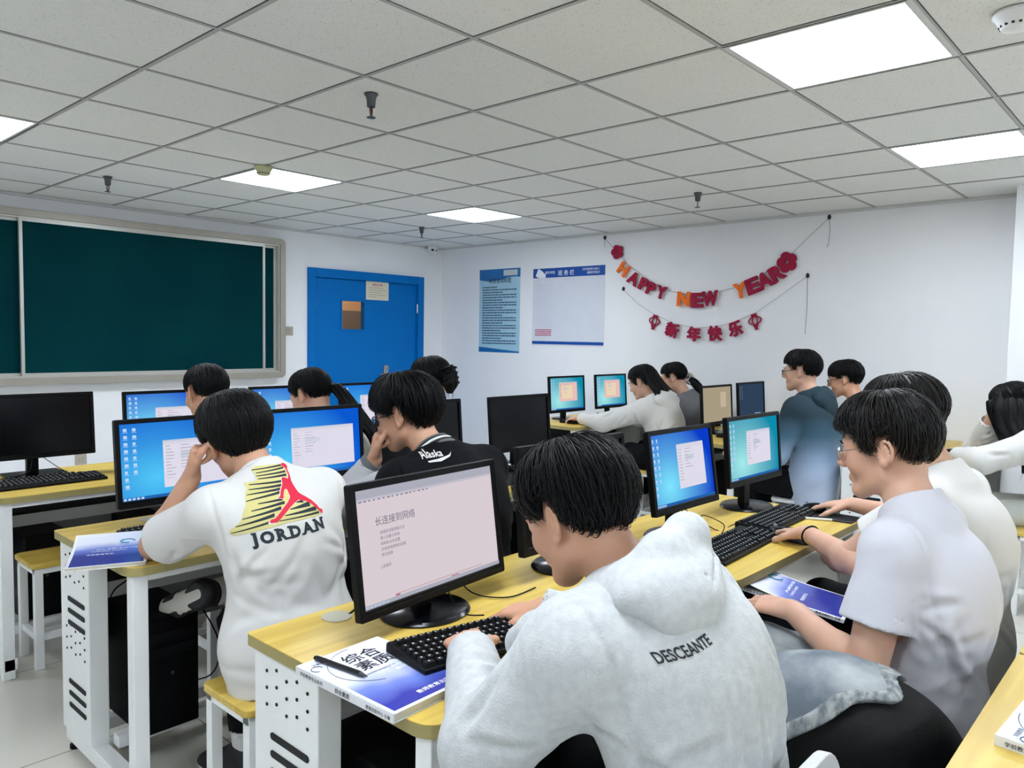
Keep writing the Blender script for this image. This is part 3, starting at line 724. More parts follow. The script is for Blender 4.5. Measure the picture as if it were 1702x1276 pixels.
# ------------------------------------------------------------------ keyboards, mice, pads
kb_m = mat('matte black keyboard plastic', '07080A', .55, spec=.2); key_m = mat('black key cap', '090A0D', .5, spec=.25); leg_m = mat('white key legend', 'D8DCE2', .5)
def keyboard():
    t = thing('keyboard', '', 'keyboard')
    mb = MB(); prof = [(-.072, .0), (-.072, .010), (.068, .022), (.072, .018), (.072, 0)]
    F = Matrix(((0, 0, 1, 0), (1, 0, 0, 0), (0, 1, 0, 0), (0, 0, 0, 1)))
    mb.prism(prof, -.222, .222, kb_m, F); mb.obj('body', t, bevel=.003)
    mb = MB(); lg_ = MB()
    def key(x, y, w, d):
        z = .010 + (y + .072) / .14 * .012
        o = len(mb.v); x0, x1, y0, y1 = x, x + w - .003, y, y + d - .003
        vs = [(x0, y0, z), (x1, y0, z), (x1, y1, z + .001), (x0, y1, z + .001), (x0 + .002, y0 + .003, z + .009), (x1 - .002, y0 + .003, z + .009), (x1 - .002, y1 - .001, z + .010), (x0 + .002, y1 - .001, z + .010)]
        mb.add(vs, [(4, 5, 6, 7), (0, 1, 5, 4), (1, 2, 6, 5), (2, 3, 7, 6), (3, 0, 4, 7)], key_m)
        xc = (x0 + x1) / 2 - .002; yc = y0 + .008
        lg_.box((xc, yc, z + .0092), (xc + .0035, yc + .0035, z + .0101), leg_m)
    p = .0187
    for r_ in range(6):
        y = -.066 + r_ * .0195 + (.008 if r_ == 5 else 0)
        if r_ == 0:
            x = -.215
            for w in (.028, .022, .022, .112, .022, .022, .022, .028): key(x, y, w, .019); x += w
        else:
            for c in range(15): key(-.215 + c * p, y, p, .0185)
        if r_ != 2:
            for c in range(3): key(.074 + c * p, y, p, .0185)
        if r_ < 5:
            for c in range(4): key(.139 + c * .0192, y, .0192, .0185)
    k = mb.obj('keys', t); lg_.obj('key_markings', k)
    return t
kb0 = keyboard()
KBS = [(-.085, -1.375, .751, -7, 'black keyboard under the hand of the hooded student, lying partly on the textbook'), (1.04, -1.385, .751, 3, 'black keyboard below the blue desktop monitor, first row'), (1.52, -1.33, .751, 2, 'black keyboard below the teal desktop monitor, first row'),
       (-.085, .03, .751, 0, 'black keyboard behind the blue textbook, left of the red figure shirt'), (.45, -.02, .751, 0, 'black keyboard between the two second row students'), (1.75, .0, .751, 0, 'black keyboard before the lone black monitor'),
       (-.17, 1.22, .751, 2, 'black keyboard at the left picture edge'), (.5, 1.25, .751, 0, 'keyboard under the board in front of the short-haired head'), (1.16, 1.25, .751, 0, 'keyboard in front of the ponytail student'),
       (3.70, 1.22, .751, 0, 'keyboard under the hands of the white hoodie girl'), (4.35, 1.22, .751, 0, 'keyboard of the girl with the scrunchie'), (3.84, -.06, .751, 0, 'keyboard on the desk under the tan screen'), (3.62, -1.30, .751, 2, 'black keyboard under the hand of the girl at the right edge')]
for i, (x, y, z, rz, lb) in enumerate(KBS):
    o = place(kb0, i, (x, y, z), math.radians(rz), lb, 'black keyboards')
    if i == 0: o.rotation_euler = (0, math.radians(2.5), math.radians(rz)); o.location.z = .759
def mouse():
    t = thing('computer_mouse', '', 'computer mouse')
    o = []; fs = []; n, k = 16, 7
    for i in range(k):
        a = (i / (k - 1)) * PI / 2
        for j in range(n):
            b_ = 2 * PI * j / n; x = .031 * math.cos(b_) * math.cos(a) ** .7; y = .052 * math.sin(b_) * math.cos(a) ** .7
            o.append((x, y, .004 + .030 * math.sin(a) * (1 - .25 * (y / .052))))
    for i in range(k - 1):
        for j in range(n): fs.append((i * n + j, i * n + (j + 1) % n, (i + 1) * n + (j + 1) % n, (i + 1) * n + j))
    fs.append(tuple(range(n - 1, -1, -1)))
    mb = MB(); mb.add(o, fs, glossy_black); mb.obj('shell', t, smooth=True)
    mb = MB(); mb.tube([(-.003, .028, .031), (.003, .028, .031)], .006, grey_steel, 10); mb.obj('scroll_wheel', t)
    return t
ms0 = mouse()
for i, (x, y, rz, lb) in enumerate(((1.285, -1.435, -35, 'black mouse under the hand of the near T-shirt student'), (1.765, -1.372, 0, 'black mouse under the bare hand further right'), (1.47, .10, 20, 'black mouse on the dark pad beside the lone black monitor'),
                                    (4.05, 1.27, 0, 'tiny mouse under the hand of the white hoodie girl'), (3.98, -1.35, 0, 'black mouse on the desk at the right wall'))):
    place(ms0, i, (x, y, DZ + .003), math.radians(rz), lb, 'black computer mice')
pad_m = mat('black mouse pad cloth', '0D0F16', .8, bump=.2, bscale=600)
for i, (x0, y0, x1, y1, rz, lb) in enumerate(((1.235, -1.545, 1.44, -1.34, 2, 'black mouse pad under the near mouse hand'), (1.66, -1.55, 1.795, -1.27, 0, 'black mouse pad at the end of the first row desk'), (1.24, -.17, 1.53, .16, 8, 'black mouse pad right of the varsity jacket student'))):
    mb = MB(); w, d = (x1 - x0) / 2, (y1 - y0) / 2; mb.prism(rrect(-w, -d, w, d, .012), 0, .003, pad_m)
    o = mb.obj('mouse_pad'); o.location = ((x0 + x1) / 2, (y0 + y1) / 2, DZ + .0002); o.rotation_euler.z = math.radians(rz); tag(o, lb, 'mouse pad', 'black mouse pads')
# ------------------------------------------------------------------ computer towers
def tower():
    t = thing('computer_tower', '', 'computer')
    mb = MB(); mb.box((-.09, -.19, 0), (.09, .19, .38), black_matte); mb.obj('case', t, bevel=.004)
    mb = MB(); mb.box((-.088, -.202, .004), (.088, -.19, .376), black_plastic); mb.obj('front_panel', t, bevel=.005)
    mb = MB()
    mb.box((-.07, -.2035, .30), (.07, -.202, .33), black_matte); mb.box((-.07, -.2035, .25), (.07, -.202, .28), black_matte); mb.tube([(0, -.2045, .19), (0, -.2, .19)], .006, dk_steel)
    mb.obj('drive_bays', t)
    return t
tw0 = tower()
for i, (x, y, lb) in enumerate(((-.2, .14, 'black computer tower under the desk with the blue textbook'), (-.2, -1.13, 'black computer tower under the nearest desk'), (.3, -1.13, 'black computer tower deeper under the nearest desk'), (1.62, .14, 'black computer tower under the desk of the lone black monitor'),
                                (.9, .14, 'black computer tower behind the varsity jacket student'), (.42, .14, 'black computer tower under the second row desk'), (-.15, 1.52, 'black computer tower beside the empty stool'), (.3, 1.52, 'black computer tower under the board, next to the stool'), (1.0, -1.13, 'black tower under the desk of the blue desktop monitor'), (1.5, -1.13, 'black tower under the desk of the teal monitor'), (4.1, .14, 'black tower on the far side under the grey screen'))):
    place(tw0, i, (x, y, .126), 0, lb, 'black computer towers')
# ------------------------------------------------------------------ textbooks
def cover_mat(name, blue_c, start):
    m = bpy.data.materials.new(name); m.use_nodes = True; N = m.node_tree.nodes; L = m.node_tree.links; b = N['Principled BSDF']; b.inputs['Roughness'].default_value = .25
    tc = N.new('ShaderNodeTexCoord'); sx = N.new('ShaderNodeSeparateXYZ'); L.new(tc.outputs['Object'], sx.inputs[0])
    nz = N.new('ShaderNodeTexNoise'); nz.inputs['Scale'].default_value = 9; L.new(tc.outputs['Object'], nz.inputs['Vector'])
    ad = N.new('ShaderNodeMath'); ad.operation = 'MULTIPLY_ADD'; ad.inputs[1].default_value = .08; L.new(nz.outputs[0], ad.inputs[0]); L.new(sx.outputs['Y'], ad.inputs[2])
    mr = N.new('ShaderNodeMapRange'); mr.inputs[1].default_value = start + .04; mr.inputs[2].default_value = start - .09; L.new(ad.outputs[0], mr.inputs[0])
    r = N.new('ShaderNodeValToRGB'); L.new(mr.outputs[0], r.inputs[0])
    e = r.color_ramp.elements; e[0].position = 0.05; e[0].color = (*lin('E2E6F4'), 1); e[1].position = 1; e[1].color = (*lin(blue_c), 1); k = e.new(.5); k.color = (*lin('6C82D2'), 1)
    L.new(r.outputs[0], b.inputs['Base Color']); return m
cov1 = cover_mat('blue and white book cover', '1C2A9C', .02); cov2 = cover_mat('violet blue book cover', '2E3A9A', .09)
def book(label, loc, rz, cov=cov1, th=.017, curl=0., w=.205, h=.29, white=False, rx=0, ry=0):
    t = thing('textbook', label, 'book', loc, math.radians(rz), 'blue and white textbooks'); t.rotation_euler = (rx, ry, math.radians(rz))
    n = 14
    def zc(u): return th + curl * (max(0, u - .35) / .65) ** 2
    vs = []; fs = []
    for i in range(n + 1):
        u = i / n; y = -h / 2 + h * u
        for x in (-w / 2, w / 2): vs += [(x, y, zc(u) - .0012), (x, y, zc(u))]
    for i in range(n):
        o = i * 4; fs += [(o + 1, o + 3, o + 7, o + 5), (o, o + 4, o + 6, o + 2), (o, o + 1, o + 5, o + 4), (o + 2, o + 6, o + 7, o + 3)]
    fs += [(0, 2, 3, 1), (n * 4 + 0, n * 4 + 1, n * 4 + 3, n * 4 + 2)]
    mb = MB(); mb.add(vs, fs, paper_w); mb.obj('cover', t)
    mb = MB(); mb.box((-w / 2 + .001, -h / 2 + .003, .001), (w / 2 - .003, h / 2 - .003, th - .002), mat('page block', 'D9D4C2', .8, var=.1, vscale=200, stretch=(1, 1, 6))); mb.obj('pages', t)
    mb = MB(); mb.box((-w / 2 - .0012, -h / 2, 0), (-w / 2 + .001, h / 2, th), paper_w); mb.box((-w / 2, -h / 2, 0), (w / 2, h / 2, .001), paper_w); mb.obj('spine', t)
    mb = MB(); m_ = .008
    for i in range(n):
        u0, u1 = i / n, (i + 1) / n; y0, y1 = max(-h / 2 + m_, -h / 2 + h * u0), min(h / 2 - m_, -h / 2 + h * u1)
        mb.quad((-w / 2 + m_, y0, zc(u0) + .0004), (w / 2 - m_, y0, zc(u0) + .0004), (w / 2 - m_, y1, zc(u1) + .0004), (-w / 2 + m_, y1, zc(u1) + .0004), cov)
    mb.obj('cover_art', t)
    mb = MB(); X, Y = (1, 0, 0), (0, 1, 0); z = th + .0009
    def T(s, x, y, sz, m, b_=.012, c=False): put_text(mb, s, (x, y, z + (zc((y + h / 2) / h) - th)), X, Y, sz, m, b_, c)
    if cov is cov1:
        T('综合', -.03, .075, .044, ink); T('素质', -.03, .03, .044, ink)
        T('资格考试', .02, -.0, .012, white_i); T('辅导教材', .02, -.014, .012, white_i); T('ZONGHESUZHIJIAOCAI', -.05, .008, .008, navy_i, 0)
        T('教师教育出版中心', -.02, -.12, .014, white_i); T('学前教育', -.085, .115, .010, navy_i, .005)
        mb.tube([(-.085 + .012 * math.cos(a * PI / 7), .10 + .012 * math.sin(a * PI / 7), z) for a in range(11)], .0009, navy_i, 4)
        mb.tube([(-.06 + .075 + .095 * math.cos(PI * .5 + a * PI / 16), .05 + .085 * math.sin(PI * .5 + a * PI / 16), z) for a in range(15)], .0006, navy_i, 4)
    else:
        T('实操教程', -.04, .02, .03, white_i); T('YUANQU SHIJIAO', -.05, .002, .012, white_i, .005); T('学前教育专业', -.06, -.03, .012, white_i, .005)
        mb.tube([(.045 + .02 * math.cos(a * PI / 7), .07 + .02 * math.sin(a * PI / 7), z + curl * .5) for a in range(12)], .002, mat('teal print', '2E93B8', .4), 5)
    mb.obj('lettering', t)
    mb = MB()
    put_text(mb, '学前教育专业系列', (-w / 2 - .0016, .13, .004), (0, -1, 0), (0, 0, 1), .009, ink, .01); mb.obj('spine_lettering', t); mb = MB(); put_text(mb, '综合素质', (-w / 2 - .0016, .02, .004), (0, -1, 0), (0, 0, 1), .011, ink, .015); mb.obj('spine_lettering', t); mb = MB()
    put_text(mb, '教育出版中心 主编', (-w / 2 - .0016, -.07, .004), (0, -1, 0), (0, 0, 1), .008, ink, .01); mb.obj('spine_lettering', t)
    return t
book('textbook with large characters lying at the nearest desk corner under a black pen', (-.352, -1.345, DZ + .0005), 2)
book('violet blue textbook curling at its corner on the left desk', (-.40, -.10, DZ + .0005), -24, cov2, .010, .022)
book('white and blue textbook on the blurred desk in the bottom right corner', (.30, -2.42, DZ + .0005), -4, cov1)
# pens
def pen(label, a, b_, m, r=.0045, z=0):
    a = Vector(a); b_ = Vector(b_); d = b_ - a; t = thing('pen', label, 'pen', a)
    mb = MB(); mb.tube([(0, 0, 0), d * .86], r, m, 12); mb.obj('barrel', t, smooth=False)
    mb = MB(); mb.tube([d * .86, d * .99], r, mat('grey pen tip', '3A3B40', .3), 12, r2=.001); mb.obj('tip', t)
    mb = MB(); mb.tube([d * -.04, d * .02], r * .7, black_matte, 10); mb.obj('button', t)
    mb = MB(); o = Vector((0, 0, r + .001)); mb.tube([d * .02 + o, d * .3 + o], .0012, chrome, 6); mb.obj('clip', t)
pen('black pen lying across the white book cover', (-.418, -1.212, DZ + .023), (-.398, -1.352, DZ + .023), mat('black pen barrel', '101114', .25), .0055)
pen('white pen lying beside the mouse pad of the first row', (1.60, -1.37, DZ + .005), (1.665, -1.50, DZ + .005), mat('white pen barrel', 'DADCD8', .3))
# ------------------------------------------------------------------ cables
def cable(label, pts, r=.0026):
    P = [Vector(p) for p in pts]; out = []
    for i in range(len(P) - 1):
        p0, p1, p2, p3 = P[max(i - 1, 0)], P[i], P[i + 1], P[min(i + 2, len(P) - 1)]
        for k in range(6):
            s_ = k / 6; out.append(.5 * ((2 * p1) + (p2 - p0) * s_ + (2 * p0 - 5 * p1 + 4 * p2 - p3) * s_ ** 2 + (3 * p1 - p0 - 3 * p2 + p3) * s_ ** 3))
    out.append(P[-1]); mb = MB(); mb.tube(out, r, black_plastic, 6); o = mb.obj('cable', smooth=True); tag(o, label, 'cable'); return o
z = DZ + .004
cable('black cable from the nearest monitor into the desk grommet', [(-.07, -1.06, .86), (-.14, -1.03, .80), (-.19, -1.01, z), (-.222, -1.0, z - .006)])
cable('thin cable looping from the nearest monitor to the keyboard', [(.06, -1.07, .82), (.03, -1.12, .775), (.0, -1.2, z), (-.01, -1.28, .772)], .0018)
cable('thin cable trailing over the desk right of the nearest monitor', [(.08, -1.07, .82), (.10, -1.13, z + .01), (.16, -1.2, z), (.27, -1.2, z)], .0018)
cable('tangled black cable under the blue desktop monitor', [(1.1, -1.12, .86), (1.16, -1.2, z), (1.25, -1.16, z + .03), (1.30, -1.22, z), (1.17, -1.28, z), (1.1, -1.31, .768)], .0018)
cable('second thin cable right of the blue desktop monitor', [(1.12, -1.10, .86), (1.2, -1.24, z), (1.32, -1.25, z), (1.45, -1.29, .765)], .0018)
cable('black cable behind the left picture edge keyboard', [(-.40, 1.36, z), (-.32, 1.43, z), (-.2, 1.40, z + .02), (-.15, 1.5, .84)])
cable('black cable from the left edge monitor to the keyboard', [(-.12, 1.5, .84), (-.02, 1.48, z), (.03, 1.40, z), (.0, 1.30, .768)], .002)
cable('black cable beside the blue textbook leading to the grommet', [(-.01, .22, .85), (-.06, .24, z), (-.12, .262, z - .005)])
cable('black mouse cable on the second row desk', [(1.47, .16, z + .006), (1.5, .24, z), (1.62, .26, z), (1.7, .27, .8)], .002)
cable('black cables hanging beside the computer tower', [(.02, .2, .42), (.04, .1, .30), (.0, .08, .20), (-.08, .2, .16)])
cable('cable hanging under the tray of the left desk', [(-.28, .24, .5), (-.29, .16, .56), (-.26, .1, .62), (-.22, .2, .7)])
# ------------------------------------------------------------------ implicit surfaces -> one smooth mesh
class Vol:
    def __init__(s, lo, hi, h):
        s.lo = np.array(lo, float); s.h = h; s.n = np.ceil((np.array(hi) - s.lo) / h).astype(int) + 1
        s.D = np.full(s.n, 0.25, np.float32)
        s.ax = [(s.lo[i] + h * np.arange(s.n[i])).astype(np.float32) for i in range(3)]
    def sl(s, lo, hi):
        a = np.clip(np.floor((np.array(lo) - s.lo) / s.h).astype(int), 0, s.n); b = np.clip(np.ceil((np.array(hi) - s.lo) / s.h).astype(int) + 1, 0, s.n)
        return tuple(slice(a[i], b[i]) for i in range(3))
    def app(s, fn, lo, hi, k=0.0, op='u'):
        q = s.sl(lo, hi)
        A = s.D[q]
        if A.size == 0: return
        X = s.ax[0][q[0]][:, None, None]; Y = s.ax[1][q[1]][None, :, None]; Z = s.ax[2][q[2]][None, None, :]
        d = fn(X, Y, Z).astype(np.float32)
        if op == 'u':
            r = np.minimum(A, d)
            if k: h_ = np.maximum(k - np.abs(A - d), 0) / k; r = r - h_ * h_ * k * .25
        else:
            r = np.maximum(A, -d)
            if k: h_ = np.maximum(k - np.abs(A + d), 0) / k; r = r + h_ * h_ * k * .25
        s.D[q] = r
    def cone(s, a, b, ra, rb, k=0.0, flat=None, op='u', cut=None):
        a = np.array(a, float); b = np.array(b, float); ab = b - a; L2 = max(ab @ ab, 1e-9); m = max(ra, rb) + k + .012
        def fn(X, Y, Z):
            px, py, pz = X - a[0], Y - a[1], Z - a[2]
            t = np.clip((px * ab[0] + py * ab[1] + pz * ab[2]) / L2, 0, 1)
            qx, qy, qz = px - t * ab[0], py - t * ab[1], pz - t * ab[2]
            f = 1.0
            if flat is not None:
                w = flat[0]; g = 1 / flat[1] - 1; dp = (qx * w[0] + qy * w[1] + qz * w[2]) * g
                qx, qy, qz = qx + dp * w[0], qy + dp * w[1], qz + dp * w[2]; f = .5 + .5 * flat[1]
            d = (np.sqrt(qx * qx + qy * qy + qz * qz) - (ra + (rb - ra) * t)) * f
            if cut is not None:
                for c, nn in cut: d = np.maximum(d, (X - c[0]) * nn[0] + (Y - c[1]) * nn[1] + (Z - c[2]) * nn[2])
            return d
        s.app(fn, np.minimum(a, b) - m, np.maximum(a, b) + m, k, op)
    def ell(s, c, r, R=None, k=0.0, op='u'):
        c = np.array(c, float); r = np.array(r, float); R = np.eye(3) if R is None else np.array(R); m = r.max() + k + .012
        def fn(X, Y, Z):
            p = (X - c[0], Y - c[1], Z - c[2])
            u = [R[0][i] * p[0] + R[1][i] * p[1] + R[2][i] * p[2] for i in range(3)]
            k0 = np.sqrt((u[0] / r[0]) ** 2 + (u[1] / r[1]) ** 2 + (u[2] / r[2]) ** 2) + 1e-6
            k1 = np.sqrt((u[0] / r[0] ** 2) ** 2 + (u[1] / r[1] ** 2) ** 2 + (u[2] / r[2] ** 2) ** 2) + 1e-6
            return k0 * (k0 - 1) / k1
        s.app(fn, c - m, c + m, k, op)
    def plane(s, c, n):      # keep the side below the plane (point c, normal n)
        X, Y, Z = s.ax[0][:, None, None], s.ax[1][None, :, None], s.ax[2][None, None, :]
        s.D = np.maximum(s.D, ((X - c[0]) * n[0] + (Y - c[1]) * n[1] + (Z - c[2]) * n[2]).astype(np.float32))
    def ripple(s, amp, f, seed, dirs=((0.3, 0.4, 1.0),), where=None):
        r = np.random.default_rng(seed)
        X, Y, Z = s.ax[0][:, None, None], s.ax[1][None, :, None], s.ax[2][None, None, :]
        w = np.sin(X * 11 + r.uniform(0, 6)) + np.sin(Y * 9 + Z * 7 + r.uniform(0, 6)) + .7 * np.sin(X * 17 - Z * 13 + r.uniform(0, 6))
        t = 0
        for i, d in enumerate(dirs):
            d = np.array(d) / np.linalg.norm(d)
            q = (X * d[0] + Y * d[1] + Z * d[2]) * f * (1 + .37 * i) * 2 * PI + 1.6 * w + r.uniform(0, 6)
            t = t + (1 - np.abs(np.sin(q * .5))) ** 1.5 * (.5 + .5 * np.sin(w * 1.3 + i))
        g = amp * t
        if where is not None: g = g * where(X, Y, Z)
        s.D = (s.D + g).astype(np.float32)
    def samp(s, p):
        q = (np.array(p) - s.lo) / s.h; q = np.clip(q, 1, np.array(s.D.shape) - 3); i = np.floor(q).astype(int); f = q - i; r = 0
        for o in np.ndindex(2, 2, 2):
            w = 1
            for a in range(3): w = w * (f[a] if o[a] else 1 - f[a])
            r += w * s.D[i[0] + o[0], i[1] + o[1], i[2] + o[2]]
        return float(r)
    def grad(s, p):
        e = s.h; g = np.array([s.samp(p + d) - s.samp(p - d) for d in np.eye(3) * e]); return g / (np.linalg.norm(g) + 1e-9)
    def crease(s, p, d, L=.12, w=.009, depth=.004, bend=0.):
        """a fold in cloth: its line is traced over the surface here and pressed into the mesh later"""
        p = np.array(p, float); d = np.array(d, float)
        for _ in range(6): p = p - s.grad(p) * s.samp(p) * .9
        if abs(s.samp(p)) > .006: return
        pts = [p]; gs = [s.grad(p)]; n = max(4, int(L / .012))
        for k in range(n):
            g = s.grad(p); d = d - g * (d @ g); d = d / (np.linalg.norm(d) + 1e-9); d = d + np.cross(g, d) * bend; p = p + d * L / n
            for _ in range(2): p = p - s.grad(p) * s.samp(p)
            pts.append(p); gs.append(s.grad(p))
        s.folds = getattr(s, 'folds', []); s.folds.append((np.array(pts), np.array(gs), w, depth))
    def press(s, P, F):
        nm = np.zeros_like(P); a = np.cross(P[F[:, 2]] - P[F[:, 0]], P[F[:, 3]] - P[F[:, 1]])
        for i in range(4): np.add.at(nm, F[:, i], a)
        nm /= np.linalg.norm(nm, axis=1)[:, None] + 1e-12; disp = np.zeros(len(P))
        for pts, gs, w, dep in s.folds:
            lo, hi = pts.min(0) - 4 * w, pts.max(0) + 4 * w; ids = np.where(((P > lo) & (P < hi)).all(1))[0]
            if not len(ids): continue
            Q = P[ids]; best = np.full(len(ids), 9.); val = np.zeros(len(ids)); n = len(pts) - 1
            for k in range(n):
                ab = pts[k + 1] - pts[k]; L2 = ab @ ab + 1e-12; t = np.clip((Q - pts[k]) @ ab / L2, 0, 1); r = Q - pts[k] - t[:, None] * ab; d = np.linalg.norm(r, axis=1); sd = np.cross(gs[k], ab / math.sqrt(L2)); x = np.where(r @ sd > 0, d, -d)
                u = (k + t) / n; env = np.sin(PI * np.clip(u * .9 + .08, 0, 1)) ** .8; m = d < best; best[m] = d[m]
                val[m] = (dep * env * (-np.exp(-(x / w) ** 2) + .75 * np.exp(-((x - 1.9 * w) / (1.2 * w)) ** 2) + .15 * np.exp(-((x + 2.2 * w) / (1.3 * w)) ** 2)))[m]
            ok = (nm[ids] * gs[len(gs) // 2]).sum(1) > -.2; disp[ids] += val * ok
        return P + nm * np.clip(disp, -.009, .009)[:, None]
    def mesh(s, name, m, parent=None, origin=(0, 0, 0), smooth_it=1):
        D = s.D; D[0], D[-1] = .2, .2; D[:, 0], D[:, -1] = .2, .2; D[:, :, 0], D[:, :, -1] = .2, .2
        S_ = D < 0
        c = np.zeros(np.array(D.shape) - 1, np.uint8)
        for i in (0, 1):
            for j in (0, 1):
                for k in (0, 1): c += S_[i:S_.shape[0] - 1 + i, j:S_.shape[1] - 1 + j, k:S_.shape[2] - 1 + k]
        act = np.argwhere((c > 0) & (c < 8)); del c
        idm = -np.ones(np.array(D.shape) - 1, np.int32); idm[tuple(act.T)] = np.arange(len(act))
        acc = np.zeros((len(act), 3)); cnt = np.zeros(len(act))
        V = {}
        for o in np.ndindex(2, 2, 2): V[o] = D[act[:, 0] + o[0], act[:, 1] + o[1], act[:, 2] + o[2]]
        for o in np.ndindex(2, 2, 2):
            for a in range(3):
                if o[a]: continue
                e = list(o); e[a] = 1; e = tuple(e)
                A, B = V[o], V[e]; x = (A < 0) != (B < 0)
                t = np.where(x, A / np.where(A == B, 1, A - B), 0)
                p = np.zeros((len(act), 3)); p[:] = o; p[:, a] = t
                acc[x] += p[x]; cnt[x] += 1
        P = act + acc / np.maximum(cnt, 1)[:, None]
        F = []
        for a in range(3):
            b, c_ = (a + 1) % 3, (a + 2) % 3
            s0 = [slice(None)] * 3; s1 = [slice(None)] * 3; s0[a] = slice(0, -1); s1[a] = slice(1, None)
            A, B = S_[tuple(s0)], S_[tuple(s1)]
            e = np.argwhere(A != B); inside = A[tuple(e.T)]
            ok = (e[:, b] > 0) & (e[:, c_] > 0) & (e[:, b] < S_.shape[b] - 1) & (e[:, c_] < S_.shape[c_] - 1); e, inside = e[ok], inside[ok]
            def cell(db, dc):
                q = e.copy(); q[:, b] += db; q[:, c_] += dc; return idm[tuple(q.T)]
            f = np.stack([cell(-1, -1), cell(0, -1), cell(0, 0), cell(-1, 0)], 1)
            f[~inside] = f[~inside][:, ::-1]; F.append(f)
        F = np.concatenate(F); F = F[(F >= 0).all(1)]
        P = P * s.h + s.lo
        for _ in range(smooth_it):        # light relaxation removes the grid's facets
            Q = np.zeros_like(P); n_ = np.zeros(len(P))
            for i in range(4):
                for j in (1, 3):
                    np.add.at(Q, F[:, i], P[F[:, (i + j) % 4]]); np.add.at(n_, F[:, i], 1)
            P = P * .5 + .5 * Q / np.maximum(n_, 1)[:, None]
        if getattr(s, 'folds', None): P = s.press(P, F)
        me = bpy.data.meshes.new(name); P2 = P - np.array(origin)
        me.vertices.add(len(P2)); me.vertices.foreach_set('co', P2.astype(np.float32).ravel())
        me.loops.add(F.size); me.loops.foreach_set('vertex_index', F.astype(np.int32).ravel())
        me.polygons.add(len(F)); me.polygons.foreach_set('loop_start', np.arange(0, F.size, 4, dtype=np.int32)); me.polygons.foreach_set('loop_total', np.full(len(F), 4, np.int32))
        me.polygons.foreach_set('use_smooth', np.ones(len(F), bool)); me.materials.append(m); me.update(calc_edges=True); me.validate()
        o = bpy.data.objects.new(name, me); COL.objects.link(o)
        if parent is not None: o.parent = parent
        s.P, s.F = P, F
        return o
def unit(v): v = np.array(v, float); return v / np.linalg.norm(v)
def head_frame(c, yaw, pitch, roll):
    R = Matrix.Rotation(math.radians(yaw), 3, 'Z') @ Matrix.Rotation(math.radians(-pitch), 3, 'X') @ Matrix.Rotation(math.radians(roll), 3, 'Y')
    return np.array(c, float), np.array(R)
# ------------------------------------------------------------------ materials of the people
skin_m = mat('warm skin', 'D0A083', .5, var=.05, vscale=14, sss=.25, bump=.06, bscale=300, col2='C89678'); skin_l = mat('light skin', 'D6AD94', .5, var=.04, vscale=14, sss=.25, bump=.05, bscale=300, col2='CFA088')
lip_m = mat('lips', 'B06A60', .4); eye_w = mat('eye white', 'E6E2DC', .2); iris_m = mat('dark iris', '1A120E', .1)
hair_m = mat('black hair', '040507', .5, spec=.25, bump=.4, bscale=80, stretch=(1, 1, .25)); hair_b = mat('black brown hair', '120F0E', .36, spec=.4, bump=.4, bscale=80)
def cloth(name, c, var=.03, rough=.85, fine=900, b=.35, **k): return mat(name, c, rough, var=var, bump=b, bscale=fine, sheen=k.pop('sheen', .15), spec=.2, **k)
tee_w = cloth('white jersey cotton', 'D6D6DE'); tee_w2 = cloth('off white jersey', 'DEDDD9'); hood_m = cloth('oatmeal fleece', 'C9CCCC', .10, .95, 260, .35, vscale=60, col2='BDC1C2')
black_c = cloth('black cloth', '030408', .1, sheen=0.); navy_c = cloth('dark navy knit', '111319', .1); stripe_g = cloth('grey rib knit', '6C6E6E'); white_c = cloth('white rib knit', 'E2E2E2'); rib_l = cloth('light grey sleeve', 'B9BABD')
denim_m = mat('washed grey denim', '6F7A84', .9, var=.4, vscale=7, bump=.6, bscale=700, col2='C2C8C8'); grey_c = cloth('mid grey knit', '77787C'); cream_c = cloth('cream hoodie fleece', 'D9D8D4')
shoe_w = mat('white shoe leather', 'DAD6CE', .4); shoe_b = mat('black shoe suede', '15161C', .6); sock_m = cloth('white sock', 'D8D6D4')
# ------------------------------------------------------------------ anatomy
def hand(V, w, d, n, side, curl, thumb=1.0, s=1.0, spread=.12):
    """w wrist, d pointing direction, n palm normal (out of the palm), side=+1 thumb lies at n x d"""
    w = np.array(w, float); d = unit(d); n = unit(np.array(n, float) - d * np.dot(n, d)); t = unit(np.cross(n, d)) * side
    V.cone(w - d * .02 * s, w + d * .018 * s, .0245 * s, .024 * s, .014, (n, .72))
    base = [(.031, .082), (.011, .088), (-.010, .084), (-.029, .076)]; seg = [(.041, .025, .021), (.045, .029, .022), (.042, .027, .021), (.033, .021, .019)]; rad = [.0093, .0095, .009, .008]
    for i in range(4):
        k = w + t * base[i][0] * s + d * base[i][1] * s
        V.cone(w + t * base[i][0] * .62 * s + d * .018 * s, k, .0165 * s, .0118 * s, .013, (n, .85))
        c = curl[i] if isinstance(curl[0], (tuple, list)) else curl
        p = k; a = 0; dd = unit(d + t * base[i][0] / .03 * spread)
        for j in range(3):
            a += math.radians(c[j]); v = dd * math.cos(a) + n * math.sin(a); q = p + v * seg[i][j] * s
            V.cone(p, q, rad[i] * s * (1.0, .93, .86)[j], rad[i] * s * (.93, .86, .78)[j], .003); p = q
    V.ell(w + d * .045 * s + t * .026 * s + n * .008 * s, (.016 * s, .028 * s, .015 * s), np.stack([t, d, n], 1), .012)   # thumb mound
    p = w + t * .030 * s + d * .026 * s + n * .006 * s; a = .75 * thumb
    for j, (L_, r0, r1) in enumerate(((.036, .0135, .011), (.032, .0108, .0098), (.025, .0098, .0082))):
        v = unit(d * math.cos(a) + t * math.sin(a) + n * (.25 + .12 * j)); q = p + v * L_ * s; V.cone(p, q, r0 * s, r1 * s, .006); p = q; a -= .28
